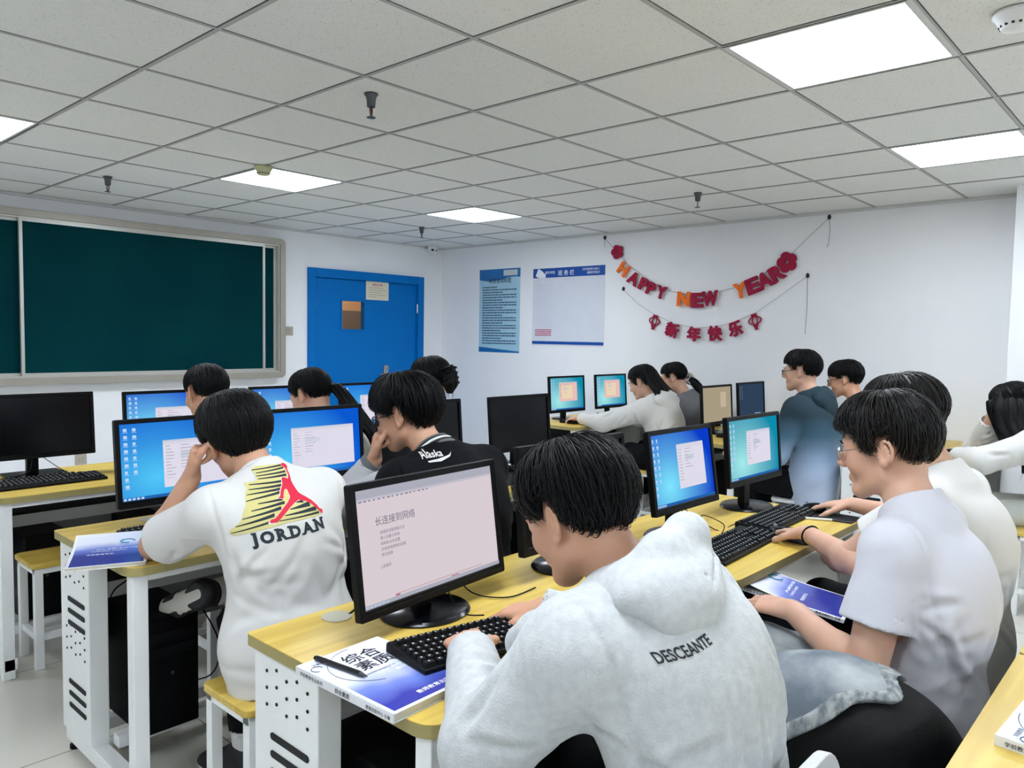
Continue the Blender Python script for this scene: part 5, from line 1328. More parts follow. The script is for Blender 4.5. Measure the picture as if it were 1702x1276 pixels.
# ---- 1: oatmeal hoodie, nearest
if only('1'):
    sp = dict(pelvis=(-.13, -1.93, .56), chest=(-.14, -1.88, .84), neck=(-.15, -1.80, 1.005), head=(-.172, -1.665, 1.100), yaw=-3, pitch=25, roll=-2, build=.99,
              shL=(-.325, -1.79, .925), shR=(-.015, -1.81, .935), elL=(-.375, -1.64, .735), wrL=(-.222, -1.452, .803), elR=(.13, -1.58, .77), wrR=(.06, -1.40, .80))
    root, org, hc, R = person('student nearest the camera in an oatmeal grey hoodie lettered across the back, typing', sp, res=.0038, hs=.98, hands=(('L', (.50, .86, -.10), (.25, 0, -1), KEYB), ('R', (-.3, .9, -.2), (0, 0, -1), KEYB)))
    o, V = top(sp, root, org, hood_m, 'hoodie', off=.030, sleeve='long', hem=.14, amp=.009, res=.005, loose=.008, seed=5, neck_r=.062, cuff=.045, f=5, extra=lambda V, rt, fw, u_: [V.crease(np.array(sp['chest']) - fw * .16 + u_ * .06 + rt * x, -u_, .40, .0055, .0035, 0) for x in (-.015, -.085)])
    # the hood lying open over the back, pointed below, its rim standing round the neck to the front
    right, fwd, up = torso_frame(sp); N_ = np.array(sp['neck']); bk = -fwd; V = Vol(N_ - .32, N_ + .28, .005); Rb = np.stack([right, fwd, up], 1)
    V.ell(N_ + bk * .068 + up * .004 - right * .025, (.128, .066, .056), Rb); V.ell(N_ + bk * .106 - up * .032 - right * .035, (.090, .038, .050), Rb, .03)
    V.cone(N_ + bk * .108 - up * .03 - right * .03, N_ + bk * .108 - up * .092 - right * .035, .042, .012, .03)
    rim = [N_ + right * .06 + bk * .065 + up * .060, N_ + right * .10 + bk * .02 + up * .042, N_ + right * .115 + fwd * .04 + up * .028, N_ + right * .10 + fwd * .13 + up * .0]
    riml = [N_ + right * .06 + bk * .065 + up * .060, N_ - right * .02 + bk * .068 + up * .045, N_ - right * .09 + bk * .03 + up * .012, N_ - right * .135 + fwd * .045 - up * .022, N_ - right * .155 + fwd * .125 - up * .045, N_ - right * .140 + fwd * .185 - up * .065]
    for q_, rr_ in ((rim, .034), (riml, .038)):
        for a, b_ in zip(q_[:-1], q_[1:]): V.cone(a, b_, rr_, rr_ - .003, .022)
    for a, b_ in zip(riml[3:-1], riml[4:]): V.cone(a - up * .04, b_ - up * .045, .032, .028, .03)
    V.ripple(.003, 3, 4, dirs=((.25, .2, 1), (1, .3, .55)))
    for q_ in (riml, rim):          # seam a hand's width in from the rim
        for a, b_ in zip(q_[:-1], q_[1:]):
            for a2, b2 in ((a, b_),):
                pa = a + bk * .03 - up * .045; pb = b_ + bk * .02 - up * .045
                for __ in range(3): pa = pa - V.grad(pa) * V.samp(pa); pb = pb - V.grad(pb) * V.samp(pb)
                V.cone(pa, pb, .0035, .0035, .004, None, 's')
    for i in range(4): V.crease(N_ + bk * .13 - up * (.02 + .03 * i) + right * (.12 - .04 * i), -right + up * (.25 * i - .3), .13, .010, .007, .02)
    V.cone(N_ - up * .03 + fwd * .0, hc + R @ np.array((0, -.02, -.03)), .072, .088, .012, None, 's'); V.cone(N_ + fwd * .03 + up * .02, N_ + fwd * .20 - up * .0, .075, .085, .02, None, 's')
    V.mesh('hood', hood_m, root, org)
    hair_cap(root, org, hc, R, .99, seed=11, thick=.026, front=12, nape=-46, strands=2400, lift=.012, tip=.012, rr=.0009, top=.004, fringe_out=-.008)
    legs(sp, root, org, black_c, res=.01)
    right, fwd, up = torso_frame(sp)
    vs, fs = text_polys('DESCEANTE', .0165, .022)
    on_cloth('lettering', o, [(vs, fs, ink, 0)], (1092, 1103), (1, -.10, .31), (-.3, -.18, 1), root)
# ---- 2: white T-shirt, right
if only('2'):
    sp = dict(pelvis=(.72, -2.02, .56), chest=(.72, -2.05, .82), neck=(.725, -2.005, 1.02), head=(.755, -1.918, 1.160), yaw=4, pitch=10, roll=0, build=1.06,
              shL=(.56, -2.00, .955), shR=(.90, -2.00, .955), elL=(.50, -1.97, .685), wrL=(.625, -1.75, .742), elR=(1.05, -1.80, .765), wrR=(1.205, -1.56, .80),
              knL=(.56, -1.62, .56), knR=(.90, -1.60, .55))
    root, org, hc, R = person('student in a plain white T-shirt with watch and glasses, hand on the near mouse', sp, sk=skin_l, res=.0038, hands=(('R', (.62, .76, -.16), (0, 0, -1), MOUSE), ('L', (.12, .98, -.06), (.2, 0, -1), REST)))
    o, V = top(sp, root, org, tee_w, off=.012, hem=.13, amp=.007, res=.005, loose=.016, seed=8, frac=.60, flare=.026, f=6)
    collar(hc, R, sp, root, org, tee_w)
    hair_cap(root, org, hc, R, .99, seed=21, thick=.023, front=16, burn=-24, nape=-40, strands=2200, m=hair_b, lift=.009, tip=.012, top=.014, fringe_out=.020)
    glasses(hc, R, root, org, mat('silver glasses frame', '8A8C90', .25, metal=.8), thick=.0011)
    legs(sp, root, org, black_c, res=.008, off=.022)
    mb = MB(); w = np.array(sp['wrR']); a = unit(w - np.array(sp['elR'])); u_ = unit(np.cross(a, (0, 0, 1))); v_ = np.cross(u_, a)
    for k_, (rr_, hh) in enumerate(((.0305, .010),)):
        c = w - a * .02 - org; mb.tube([c + (u_ * math.cos(t) + v_ * math.sin(t)) * rr_ for t in np.linspace(0, 2 * PI, 24)], .004, black_matte, 6)
    mb.obj('watch_strap', root, smooth=True)
# ---- 3: behind the white T-shirt
if only('3'):
    sp = dict(pelvis=(1.27, -1.98, .56), chest=(1.27, -2.0, .82), neck=(1.275, -1.94, 1.02), head=(1.315, -1.80, 1.185), yaw=8, pitch=14, build=1.02,
              shL=(1.11, -1.93, .96), shR=(1.44, -1.95, .965), elL=(1.10, -1.72, .77), wrL=(1.30, -1.60, .71), elR=(1.72, -1.80, .79), wrR=(1.785, -1.505, .80))
    root, org, hc, R = person('student in off-white T-shirt mostly hidden behind the near one, bare forearm on the far mouse', sp, sk=skin_l, res=.005, hands=(('R', (-.12, .98, -.14), (0, 0, -1), MOUSE),))
    top(sp, root, org, tee_w2, off=.012, hem=.12, amp=.006, res=.006, loose=.02, seed=18, frac=.62, flare=.02, f=6)
    collar(hc, R, sp, root, org, tee_w2)
    hair_cap(root, org, hc, R, 1.02, seed=31, thick=.028, front=12, nape=-44, strands=1000, lift=.006, m=hair_b, top=.004, fringe_out=.012)
    legs(sp, root, org, black_c)
# ---- 9: white T-shirt with red figure
if only('9'):
    sp = dict(pelvis=(-.10, -.60, .56), chest=(-.105, -.58, .81), neck=(-.125, -.505, 1.00), head=(-.152, -.395, 1.108), yaw=-6, pitch=16, roll=-12, build=1.0,
              shL=(-.28, -.50, .925), shR=(.055, -.53, .94), elL=(-.325, -.235, .792), wrL=(-.262, -.34, 1.0), elR=(.13, -.27, .79), wrR=(.0, -.08, .80),
              knL=(-.03, -.20, .49), knR=(.17, -.17, .59), anL=(-.07, -.30, .09), toL=(-.12, -.15, .088), anR=(-.10, -.13, .57), toR=(-.13, .01, .50))
    root, org, hc, R = person('student in a white T-shirt printed with a leaping red figure, chin on left fist', sp, res=.004, hands=(('L', (.12, -.12, .98), (.75, -.6, -.1), FIST, .6), ('R', (-.3, .9, -.2), (0, 0, -1), KEYB)))
    o, V = top(sp, root, org, tee_w2, off=.012, hem=.115, amp=.007, res=.005, loose=.022, seed=28, frac=.80, flare=.018, f=6)
    collar(hc, R, sp, root, org, tee_w2)
    hair_cap(root, org, hc, R, 1.03, seed=41, thick=.029, front=10, side=-6, burn=-14, nape=-62, strands=1500, lift=.004, tip=.012, top=.002)
    legs(sp, root, org, black_c, off=.018, shoe_m=shoe_b)
    U_ = unit((1, -.10, .10)); V_ = unit((0, .10, 1)); B_ = at_depth(419, 905, 1.98)      # lower left corner of the word
    dark = mat('dark teal print', '16262E', .7); redp = mat('crimson print', 'D8153C', .7); yel = mat('pale yellow print', 'D6CC86', .7); whp = mat('white print outline', 'ECE8E6', .7)
    word = []; x = 0
    for ch in 'JORDAN':          # heavy slab lettering: bold strokes with bars added at the stroke ends
        vs, fs = text_polys(ch, .040, .055); w_ = max(p[0] for p in vs) - min(p[0] for p in vs); x0 = min(p[0] for p in vs)
        word.append(([(p[0] - x0 + x, p[1]) for p in vs], fs, dark, 0))
        top_ = .0295
        bars = {'J': [(.2, 1, 1)], 'R': [(-.12, .35, 0), (-.12, .3, 1), (.72, 1.15, 0)], 'D': [(-.12, .3, 0), (-.12, .3, 1)], 'A': [(-.12, .28, 0), (.72, 1.12, 0)], 'N': [(-.12, .3, 0), (.7, 1.1, 1), (-.12, .25, 1)], 'O': []}[ch]
        for a, b_, t in bars:
            y = top_ - .004 if t else -.002
            word.append(([(x + a * w_, y), (x + b_ * w_, y), (x + b_ * w_, y + .0055), (x + a * w_, y + .0055)], [(0, 1, 2, 3)], dark, .0001))
        x += w_ + .0065
    k_ = .205 / x; word = [([(p[0] * k_, p[1] * k_) for p in vs], fs, m, e) for vs, fs, m, e in word]
    sc = .205 / 1060.
    def px(pts): return [((a - 235) * sc + (1160 - b_) * sc * .30 - .012, (1160 - b_) * sc) for a, b_ in pts]
    Z = lambda a, b_: (a, b_ + (a - 235) * .20)       # undo the slope of the photographed print (zoom pixels)
    fig = [(778, 88), (820, 78), (868, 92), (880, 120), (868, 148), (856, 160), (870, 230), (884, 310), (930, 400), (960, 470), (1000, 500), (1060, 530), (1140, 575), (1220, 640), (1262, 690), (1285, 690), (1305, 700), (1308, 745), (1290, 752), (1230, 705), (1150, 640), (1060, 590), (930, 568), (860, 610), (780, 670), (700, 750), (620, 830), (590, 858), (510, 865), (490, 850), (510, 822), (560, 808), (600, 770), (680, 680), (770, 590), (815, 530), (800, 440), (775, 425), (750, 450), (725, 520), (722, 548), (700, 555), (640, 552), (680, 520), (700, 450), (735, 360), (728, 310), (722, 285), (745, 268), (790, 275), (830, 290), (842, 240), (825, 150), (785, 120)]
    fig = [Z(a, b_) for a, b_ in fig]
    fx, fy = np.mean([p[0] for p in fig]), np.mean([p[1] for p in fig])
    stripes = []
    for (x0, y0, x1, y1, th) in ((360, 182, 790, 105, 12), (400, 222, 800, 140, 12), (400, 262, 815, 190, 14), (415, 300, 815, 235, 16), (300, 380, 730, 320, 16), (290, 445, 720, 375, 18), (260, 515, 700, 425, 18), (235, 598, 690, 470, 18), (375, 625, 700, 560, 16), (280, 718, 720, 600, 20), (170, 822, 660, 670, 22), (100, 920, 560, 760, 24), (60, 1005, 500, 850, 16), (620, 838, 1240, 735, 16), (700, 770, 1200, 680, 30), (780, 690, 1100, 620, 34), (880, 600, 1000, 585, 20)):
        a, b_, c, d = (*Z(x0, y0), *Z(x1, y1)); P4 = px([(a, b_ + 6), (c, d + th), (c, d - th), (a, b_ - 6)]); stripes.append((P4, [(0, 1, 2, 3)], dark, .0003))
    yb = px([Z(*p) for p in ((350, 180), (400, 130), (770, 85), (820, 100), (860, 300), (1000, 520), (1280, 740), (1240, 775), (760, 850), (90, 1030), (35, 1000), (45, 960), (150, 850), (190, 720), (225, 640), (240, 500), (270, 430), (240, 360), (400, 320), (390, 240))])
    shapes = [(yb, [tuple(range(len(yb)))], yel, 0)] + stripes
    big = px([(fx + (a - fx) * 1.035 + (6 if a > fx else -6), fy + (b_ - fy) * 1.035) for a, b_ in fig]); shapes.append((big, [tuple(range(len(big)))], whp, .0006)); f2 = px(fig); shapes.append((f2, [tuple(range(len(f2)))], redp, .0009))
    shapes = [([(p[0], p[1]) for p in vs][::-1], fs, m, e) for vs, fs, m, e in shapes]
    O9 = on_cloth('print', o, shapes + word, (419, 906), tuple(U_), tuple(V_), root)
# ---- 10: varsity jacket
if only('A'):
    sp = dict(pelvis=(.50, -.68, .56), chest=(.49, -.68, .83), neck=(.475, -.60, 1.01), head=(.440, -.455, 1.148), yaw=22, pitch=14, roll=-3, build=1.0,
              shL=(.31, -.58, .935), shR=(.66, -.63, .955), elL=(.30, -.24, .80), wrL=(.385, -.355, .985), elR=(.68, -.34, .78), wrR=(.58, -.12, .80))
    root, org, hc, R = person('student in a black varsity jacket and glasses resting the mouth on one hand', sp, res=.0045, hands=(('L', (.05, -.1, .98), (.6, -.7, 0), FIST, .7), ('R', (-.3, .9, -.2), (0, 0, -1), KEYB)))
    o, V = top(sp, root, org, black_c, 'varsity_jacket', off=.026, sleeve='none', hem=.12, amp=.007, res=.006, loose=.02, seed=38, neck_r=.060, f=6)
    for s_, e_, w_ in (('shL', 'elL', 'wrL'), ('shR', 'elR', 'wrR')):
        sh, el, wr = [np.array(sp[q]) for q in (s_, e_, w_)]; V = Vol(np.minimum(np.minimum(sh, el), wr) - .13, np.maximum(np.maximum(sh, el), wr) + .13, .006); a = unit(wr - el)
        V.cone(sh + (el - sh) * .15, el, .072, .066, .03); V.cone(el, wr - a * .05, .066, .050, .03); V.plane(wr - a * .055, a) if False else None
        V.ripple(.007, 7, 5, dirs=((.3, .3, 1), (1, .2, .4))); V.mesh('sleeve', rib_l, root, org)
        for i, (t0, t1, m_) in enumerate(((-.085, -.062, stripe_g), (-.064, -.058, ink), (-.060, -.038, white_c), (-.040, -.034, ink), (-.036, -.008, stripe_g))):
            mb = MB(); mb.tube([wr + a * t0 - org, wr + a * t1 - org], .045 - .004 * i / 4 + (.001 if m_ is ink else 0), m_, 24); mb.obj('cuff_band', root, bevel=.002)
    for i, (r_, z_, m_) in enumerate(((.072, -.012, stripe_g), (.071, -.003, ink), (.070, .006, white_c), (.067, .014, ink), (.064, .022, stripe_g))):
        collar(hc, R, sp, root, org, m_, r_, .0065, z_, 'collar_band')
    hair_cap(root, org, hc, R, 1.02, seed=51, thick=.030, front=6, side=0, nape=-58, strands=1800, lift=.012, tip=.016, top=.004, fringe_out=.01)
    glasses(hc, R, root, org, thick=.0022)
    legs(sp, root, org, black_c)
    B_ = at_depth(703, 768, 2.45); vs, fs = text_polys('Alaska', .026, .014)
    vs = [(p[0] * .92 + p[1] * .35, p[1] * (1.0 + .25 * (p[0] < .03))) for p in vs]
    sw = [(.010, -.008), (.04, -.006), (.08, .0), (.095, .007), (.08, -.004), (.045, -.013), (.012, -.012)]
    on_cloth('lettering', o, [(vs, fs, whp if 'whp' in globals() else white_c, 0), (sw[::-1], [tuple(range(7))], white_c, 0)], (702, 763), (1, -.15, .16), (0, 0, 1), root)
# ---- 4: ombre blue jacket
def ombre():
    if 'ombre denim blue jacket' in MATS: return MATS['ombre denim blue jacket']
    m = mat('ombre denim blue jacket', '24404F', .85, var=.1, bump=.4, bscale=500); nt = m.node_tree; N = nt.nodes; L = nt.links
    tc = N.new('ShaderNodeTexCoord'); sx = N.new('ShaderNodeSeparateXYZ'); r = N.new('ShaderNodeValToRGB'); mr = N.new('ShaderNodeMapRange'); mr.inputs[1].default_value = .52; mr.inputs[2].default_value = 1.0
    L.new(tc.outputs['Object'], sx.inputs[0]); L.new(sx.outputs['Z'], mr.inputs[0]); L.new(mr.outputs[0], r.inputs[0])
    e = r.color_ramp.elements; e[0].position = 0; e[0].color = (*lin('AEBBD0'), 1); e[1].position = .95; e[1].color = (*lin('16303C'), 1); k = e.new(.45); k.color = (*lin('7C92AA'), 1); k = e.new(.7); k.color = (*lin('34566A'), 1)
    L.new(r.outputs[0], N['Principled BSDF'].inputs['Base Color']); return m
def hood_small(sp, root, org, m, w=.13, res=.007, puff=1.0):
    right, fwd, up = torso_frame(sp); N_ = np.array(sp['neck'], float); Rb = np.stack([right, fwd, up], 1); V = Vol(N_ - .28, N_ + .24, res)
    V.ell(N_ - fwd * .085 - up * .015, (w, .062 * puff, .070), Rb); V.ell(N_ - fwd * .118 - up * .075, (w * .62, .036, .06), Rb, .03); V.cone(N_ - fwd * .12 - up * .08, N_ - fwd * .115 - up * .16, .04, .012, .03)
    for sx in (-1, 1):
        V.cone(N_ + right * sx * .05 - fwd * .075 + up * .035, N_ + right * sx * .10 - fwd * .01 + up * .012, .036, .034, .02); V.cone(N_ + right * sx * .10 - fwd * .01 + up * .012, N_ + right * sx * .09 + fwd * .09 - up * .04, .034, .028, .02)
    hc, R = head_frame(sp['head'], sp.get('yaw', 0), sp.get('pitch', 0), sp.get('roll', 0)); V.cone(N_ - up * .02, hc + R @ np.array((0, -.02, -.04)), .066, .078, .01, None, 's')
    for i in range(3): V.crease(N_ - fwd * .13 - up * (.01 + .03 * i) + right * .05, right * (-1) ** i + up * .3, .12, .009, .005)
    V.mesh('hood', m, root, org)
if only('4'):
    sp = dict(pelvis=(3.52, -.74, .57), chest=(3.52, -.70, .86), neck=(3.53, -.66, 1.07), head=(3.535, -.595, 1.235), yaw=8, pitch=4, build=1.08,
              shL=(3.34, -.66, 1.0), shR=(3.71, -.66, 1.0), elL=(3.24, -.58, .74), wrL=(3.30, -.34, .74), elR=(3.80, -.50, .78), wrR=(3.80, -.24, .80))
    root, org, hc, R = person('upright student with glasses in a hooded jacket fading from navy to pale blue', sp, sk=skin_l, res=.007, hands=(('L', (.2, .95, 0), (0, 0, -1), REST), ('R', (0, 1, -.1), (0, 0, -1), REST)))
    top(sp, root, org, ombre(), 'hooded_jacket', off=.03, sleeve='long', hem=.16, amp=.01, res=.008, loose=.02, seed=48, f=5); hood_small(sp, root, org, ombre())
    hair_cap(root, org, hc, R, 1.0, seed=61, thick=.026, front=16, burn=-14, nape=-36, strands=500, lift=.006, rr=.0016, top=.006, fringe_out=.008); glasses(hc, R, root, org, mat('dark red glasses frame', '4A2428', .3), thick=.002); legs(sp, root, org, black_c, res=.012)
if only('5'):
    sp = dict(pelvis=(4.22, -.84, .56), chest=(4.22, -.80, .83), neck=(4.23, -.74, 1.02), head=(4.245, -.62, 1.165), yaw=10, pitch=10, build=1.0,
              shL=(4.06, -.74, .95), shR=(4.39, -.74, .95), elL=(4.02, -.52, .78), wrL=(4.2, -.30, .80), elR=(4.42, -.52, .78), wrR=(4.35, -.28, .80))
    root, org, hc, R = person('student with round glasses and a white top by the wall, beyond the blue jacket', sp, sk=skin_m, res=.008)
    top(sp, root, org, cream_c, 'sweatshirt', off=.02, sleeve='long', hem=.12, amp=.006, res=.009, seed=58, f=6); collar(hc, R, sp, root, org, black_c, .068, .006)
    hair_cap(root, org, hc, R, 1.0, seed=71, thick=.030, front=4, side=-6, nape=-44, strands=400, rr=.0016); glasses(hc, R, root, org, thick=.0018); legs(sp, root, org, black_c, res=.012)
# ---- 6: long haired girl at the right edge
if only('6'):
    sp = dict(pelvis=(3.74, -1.97, .55), chest=(3.74, -1.92, .80), neck=(3.74, -1.85, .96), head=(3.735, -1.70, 1.085), yaw=-6, pitch=24, build=.92,
              shL=(3.59, -1.84, .895), shR=(3.90, -1.84, .895), elL=(3.46, -1.62, .80), wrL=(3.60, -1.47, .80), elR=(3.86, -1.52, .81), wrR=(3.735, -1.60, 1.0),
              knL=(3.60, -1.56, .50), knR=(3.88, -1.56, .50))
    root, org, hc, R = person('girl with straight black hair and white hoodie at the right edge, hand to forehead', sp, sk=skin_l, fem=True, res=.006, hands=(('L', (.3, .93, -.1), (0, 0, -1), KEYB), ('R', (-.15, -.05, .98), (0, -1, 0), REST)))
    top(sp, root, org, cream_c, 'hoodie', off=.028, sleeve='long', hem=.14, amp=.008, res=.007, loose=.02, seed=68, f=5); hood_small(sp, root, org, cream_c)
    hair_cap(root, org, hc, R, .98, seed=81, thick=.026, front=18, side=-30, burn=-40, nape=-60, ear_cut=False, strands=500, rr=.0014)
    t_ = tow(hc, R, org); mb = MB()
    lock(mb, [t_(0, -.09, .06), t_(0, -.115, -.02), np.array(sp['neck']) - org + (0, -.12, -.02), np.array(sp['neck']) - org + (0, -.16, -.25)], [.075, .10, .12, .09], [.03, .035, .03, .012], hair_m, 1, side=(1, 0, 0), strands=120)
    lock(mb, [t_(-.062, -.02, .08), t_(-.088, -.015, .0), t_(-.095, -.0, -.10), np.array((-.15, .14, .86)), np.array((-.17, .17, .74))], [.05, .095, .085, .05, .012], [.02, .03, .03, .02, .006], hair_m, 2, side=(0, 1, 0), strands=90)
    lock(mb, [t_(-.055, .06, .06), t_(-.075, .065, .0), t_(-.085, .07, -.10), np.array((-.15, .26, .84))], [.03, .035, .03, .008], [.02, .02, .02, .005], hair_m, 12, side=(0, 1, 0), strands=50)
    lock(mb, [t_(.072, .02, .06), t_(.10, .02, -.02), t_(.11, .01, -.12), np.array((.16, .16, .84))], [.03, .045, .04, .01], [.02, .03, .03, .01], hair_m, 3, side=(0, 1, 0), strands=60)
    mb.obj('long_hair', root, smooth=True); legs(sp, root, org, cloth('light grey trousers', 'C9CBC4'), res=.01, name='trousers')
# ---- 7, 8: girls under the banner
if only('7'):
    sp = dict(pelvis=(3.74, .45, .55), chest=(3.74, .50, .80), neck=(3.74, .57, .96), head=(3.735, .70, 1.09), yaw=6, pitch=22, build=.95,
              shL=(3.58, .58, .895), shR=(3.90, .58, .895), elL=(3.46, .86, .79), wrL=(3.50, 1.10, .80), elR=(3.98, .86, .79), wrR=(3.99, 1.12, .80))
    root, org, hc, R = person('girl in a white hoodie with long black hair down to the shoulders, by the wall', sp, sk=skin_l, fem=True, res=.007, hands=(('L', (-.1, .98, -.1), (0, 0, -1), KEYB), ('R', (.05, .99, -.1), (0, 0, -1), MOUSE)))
    top(sp, root, org, cream_c, 'hoodie', off=.026, sleeve='long', hem=.14, amp=.010, res=.007, loose=.02, seed=78, f=5); hood_small(sp, root, org, cream_c, .15)
    hair_cap(root, org, hc, R, 1.0, seed=91, thick=.026, front=18, nape=-60, burn=-30, strands=400, rr=.0016)
    t_ = tow(hc, R, org); mb = MB()
    lock(mb, [t_(0, -.09, .06), t_(0, -.105, -.03), np.array(sp['neck']) - org + (0, -.075, .05), np.array(sp['neck']) - org + (.03, -.115, -.03), np.array(sp['neck']) - org + (.07, -.12, -.10)], [.075, .095, .11, .11, .05], [.03, .035, .035, .025, .01], hair_m, 4, side=(1, 0, 0), strands=120)
    mb.obj('long_hair', root, smooth=True); legs(sp, root, org, black_c, res=.012)
if only('8'):
    sp = dict(pelvis=(4.22, .45, .55), chest=(4.21, .48, .80), neck=(4.19, .56, .97), head=(4.155, .68, 1.115), yaw=18, pitch=16, build=.92,
              shL=(4.04, .57, .905), shR=(4.36, .56, .905), elL=(4.02, .86, .79), wrL=(4.2, 1.08, .80), elR=(4.42, .86, .79), wrR=(4.36, 1.08, .80))
    root, org, hc, R = person('girl in a grey top with a long ponytail tied by a patterned scrunchie', sp, sk=skin_l, fem=True, res=.007)
    top(sp, root, org, grey_c, 'knit_top', off=.018, sleeve='long', hem=.12, amp=.004, res=.008, seed=88); collar(hc, R, sp, root, org, white_c, .064, .006)
    hair_cap(root, org, hc, R, .98, seed=101, thick=.018, front=18, nape=-50, burn=-20, strands=400, rr=.0014); glasses(hc, R, root, org, thick=.0012)
    t_ = tow(hc, R, org); mb = MB(); nk = np.array(sp['neck']) - org
    lock(mb, [t_(.03, -.10, -.03), t_(.04, -.15, -.07), nk + (.07, -.17, -.05), nk + (.12, -.20, -.22), nk + (.14, -.18, -.34)], [.02, .035, .042, .035, .012], [.02, .03, .03, .025, .008], hair_m, 6, side=(1, 0, 0), strands=80)
    mb.obj('ponytail', root, smooth=True); mb = MB(); c = t_(.032, -.118, -.035); sm = mat('patterned scrunchie', 'E0D8D4', .8, col2='4A4046', vscale=60)
    for k_ in range(14):
        a = 2 * PI * k_ / 14; p = c + np.array((math.cos(a) * .035, -.01 * math.sin(a * 3), math.sin(a) * .035)); mb.lathe([(0, -.016), (.012, -.012), (.017, 0), (.012, .012), (0, .016)], p, sm, 10)
    mb.obj('scrunchie', root, smooth=True); legs(sp, root, org, black_c, res=.012)
# ---- 11, 12, 13: front row
if only('B'):
    sp = dict(pelvis=(.33, .46, .56), chest=(.32, .52, .82), neck=(.31, .62, 1.01), head=(.305, .73, 1.155), yaw=4, pitch=14, build=1.0,
              shL=(.14, .62, .94), shR=(.48, .62, .94), elL=(.10, .88, .79), wrL=(.35, 1.12, .80), elR=(.58, .88, .79), wrR=(.60, 1.12, .80))
    root, org, hc, R = person('student with short black hair seen from behind, right below the blackboard', sp, res=.007)
    top(sp, root, org, tee_w2, 'sweatshirt', off=.02, sleeve='long', hem=.12, amp=.005, res=.009, seed=98); collar(hc, R, sp, root, org, tee_w2)
    hair_cap(root, org, hc, R, .96, seed=111, thick=.020, front=10, nape=-48, strands=600, lift=.003, tip=.006, rr=.0012); legs(sp, root, org, black_c, res=.012)
if only('C'):
    sp = dict(pelvis=(.86, .45, .55), chest=(.86, .52, .80), neck=(.855, .62, .98), head=(.830, .73, 1.12), yaw=16, pitch=24, build=.92,
              shL=(.70, .63, .915), shR=(1.02, .62, .915), elL=(.66, .88, .79), wrL=(.95, 1.10, .80), elR=(1.08, .88, .79), wrR=(1.2, 1.12, .80))
    root, org, hc, R = person('girl in a cream top with a low ponytail bent over between two front screens', sp, sk=skin_l, fem=True, res=.006)
    top(sp, root, org, cream_c, 'sweatshirt', off=.03, sleeve='long', hem=.12, amp=.007, res=.008, seed=108); hood_small(sp, root, org, cream_c, .11, puff=.8)
    hair_cap(root, org, hc, R, 1.0, seed=121, thick=.020, front=14, nape=-50, burn=-20, strands=900, lift=.004, rr=.0011)
    t_ = tow(hc, R, org); mb = MB(); nk = np.array(sp['neck']) - org
    lock(mb, [t_(.02, -.10, .0), t_(.03, -.15, -.02), nk + (.06, -.16, .06), nk + (.10, -.22, -.02), nk + (.10, -.24, -.1)], [.018, .028, .035, .03, .01], [.016, .026, .03, .02, .006], hair_m, 7, side=(1, 0, 0), strands=90)
    mb.obj('ponytail', root, smooth=True); legs(sp, root, org, black_c, res=.012)
if only('D'):
    sp = dict(pelvis=(1.42, .45, .55), chest=(1.45, .52, .80), neck=(1.52, .62, .99), head=(1.595, .72, 1.165), yaw=10, pitch=14, build=.8,
              shL=(1.37, .62, .90), shR=(1.64, .66, .90), elL=(1.34, .88, .79), wrL=(1.52, 1.10, .80), elR=(1.66, .88, .79), wrR=(1.72, 1.12, .80))
    root, org, hc, R = person('girl with gathered hair and a black claw clip in front of the blue door', sp, sk=skin_l, fem=True, res=.007)
    top(sp, root, org, tee_w2, 'sweatshirt', off=.02, sleeve='long', hem=.12, amp=.005, res=.009, seed=118)
    hair_cap(root, org, hc, R, 1.02, seed=131, thick=.026, front=12, nape=-50, burn=-18, strands=900, lift=.007, rr=.0012)
    t_ = tow(hc, R, org); mb = MB(); lock(mb, [t_(.0, -.10, .06), t_(.01, -.135, .02), t_(.0, -.14, -.04), t_(.0, -.12, -.09)], [.02, .045, .045, .015], [.02, .035, .035, .012], hair_m, 9, side=(1, 0, 0), strands=90); mb.obj('bun', root, smooth=True)
    mb = MB()
    for sx in (-1, 1):
        for k_ in range(4): mb.tube([t_(sx * .012, -.165, .05 - .028 * k_), t_(sx * .045, -.165, .045 - .028 * k_), t_(sx * .062, -.14, .04 - .028 * k_)], .006, black_plastic, 6)
    mb.tube([t_(0, -.168, .06), t_(0, -.168, -.05)], .009, black_plastic, 8); mb.obj('claw_clip', root, smooth=True); legs(sp, root, org, black_c, res=.012)
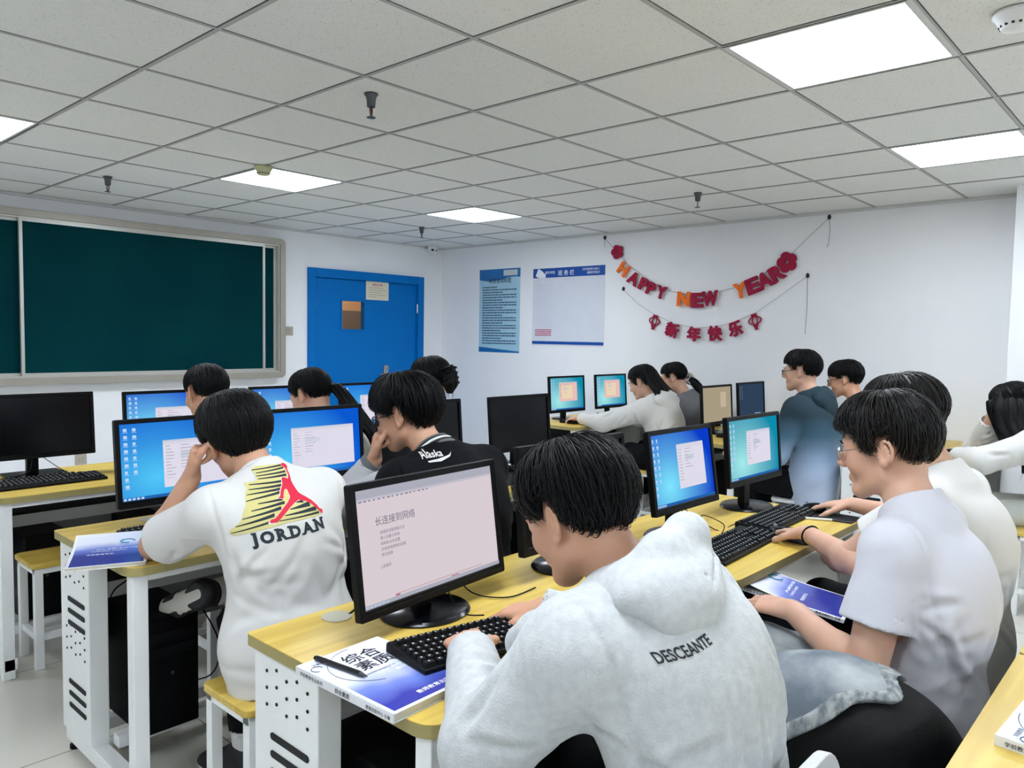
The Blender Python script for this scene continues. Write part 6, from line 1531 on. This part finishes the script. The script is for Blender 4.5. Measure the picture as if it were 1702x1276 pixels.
# ------------------------------------------------------------------ black bag and denim garment between the two nearest students
if only('2'):
    bag_c = mat('black nylon', '07080C', .5, var=.1, bump=.4, bscale=500, spec=.3)
    t = thing('black_bag', 'large soft black bag standing on a stool between the two nearest students', 'bag', (.43, -1.99, .45))
    V = Vol((.14, -2.30, .42), (.66, -1.66, .82), .005); c = np.array((.365, -1.97, .60))
    V.ell(c, (.145, .20, .155)); V.cone((.31, -1.82, .59), (.43, -2.07, .56), .12, .125, .06); V.plane((0, 0, .452), (0, 0, -1)); V.ripple(.004, 3, 3, dirs=((1, .3, .2), (.2, .3, 1)))
    for i in range(7): V.crease((.36 + .03 * i, -2.16, .50 + .02 * (i % 3)), (1, .3 * (i % 3 - 1), .3), .14, .008, .006)
    V.mesh('bag_body', bag_c, t, (.43, -1.99, .45)); D0 = V
    def hemf(X, Y, Z): return -.64 * (Y + 1.94) - .77 * (Z - .65) - .012 + .016 * np.sin(X * 34) + .008 * np.sin(X * 71 + 1)      # > 0 beyond the hem
    t = thing('denim_garment', 'washed grey blue denim garment with a ribbed hem draped over the black bag', 'clothing', (.43, -1.85, .66))
    def drape(h, lo_, hi_, near, far):
        V = Vol((.12, -2.26, .50), (.80, -1.46, .88), h)
        V.ell(c, (.145, .20, .155)); V.cone((.31, -1.82, .59), (.43, -2.07, .56), .12, .125, .06); V.cone((.34, -1.62, .64), (.62, -1.66, .60), .075, .07, .07); V.cone((.62, -1.70, .60), (.66, -1.90, .60), .07, .07, .05)
        V.ripple(.005, 4, 9, dirs=((.8, .5, .2), (.2, 1, .1)))
        for i in range(9): V.crease((.3 + .05 * i, -1.72 - .02 * (i % 4), .70), (.3 * (i % 3 - 1), -1, 0), .16, .011, .007)
        X, Y, Z = V.ax[0][:, None, None], V.ax[1][None, :, None], V.ax[2][None, None, :]; D = V.D; g = hemf(X, Y, Z)
        V.D = np.maximum(np.maximum(D - hi_, lo_ - D), np.maximum(g - near, far - g)).astype(np.float32); V.D = np.maximum(V.D, np.maximum(.545 - Z, (X - .70)).astype(np.float32)); return V
    V = drape(.0045, .002, .012, .0, -9); V.mesh('cloth', denim_m, t, (.43, -1.85, .66))
    hem_m = mat('denim hem', '70787C', .9, var=.6, vscale=70, col2='B4B8B6', bump=1, bscale=90, stretch=(1, 1, .2))
    V = drape(.0045, .000, .0165, .0035, -.026); V.mesh('hem_band', hem_m, t, (.43, -1.85, .66))
    place(st0, True, (.37, -1.99, 0), 0, 'stool carrying the black bag between the two nearest students', 'wooden stools with white legs')
    b = book('textbook held on the lap of the near T-shirt student, violet cover curling', (.93, -1.64, .68), 12, cov2, .010, .02, rx=.15)
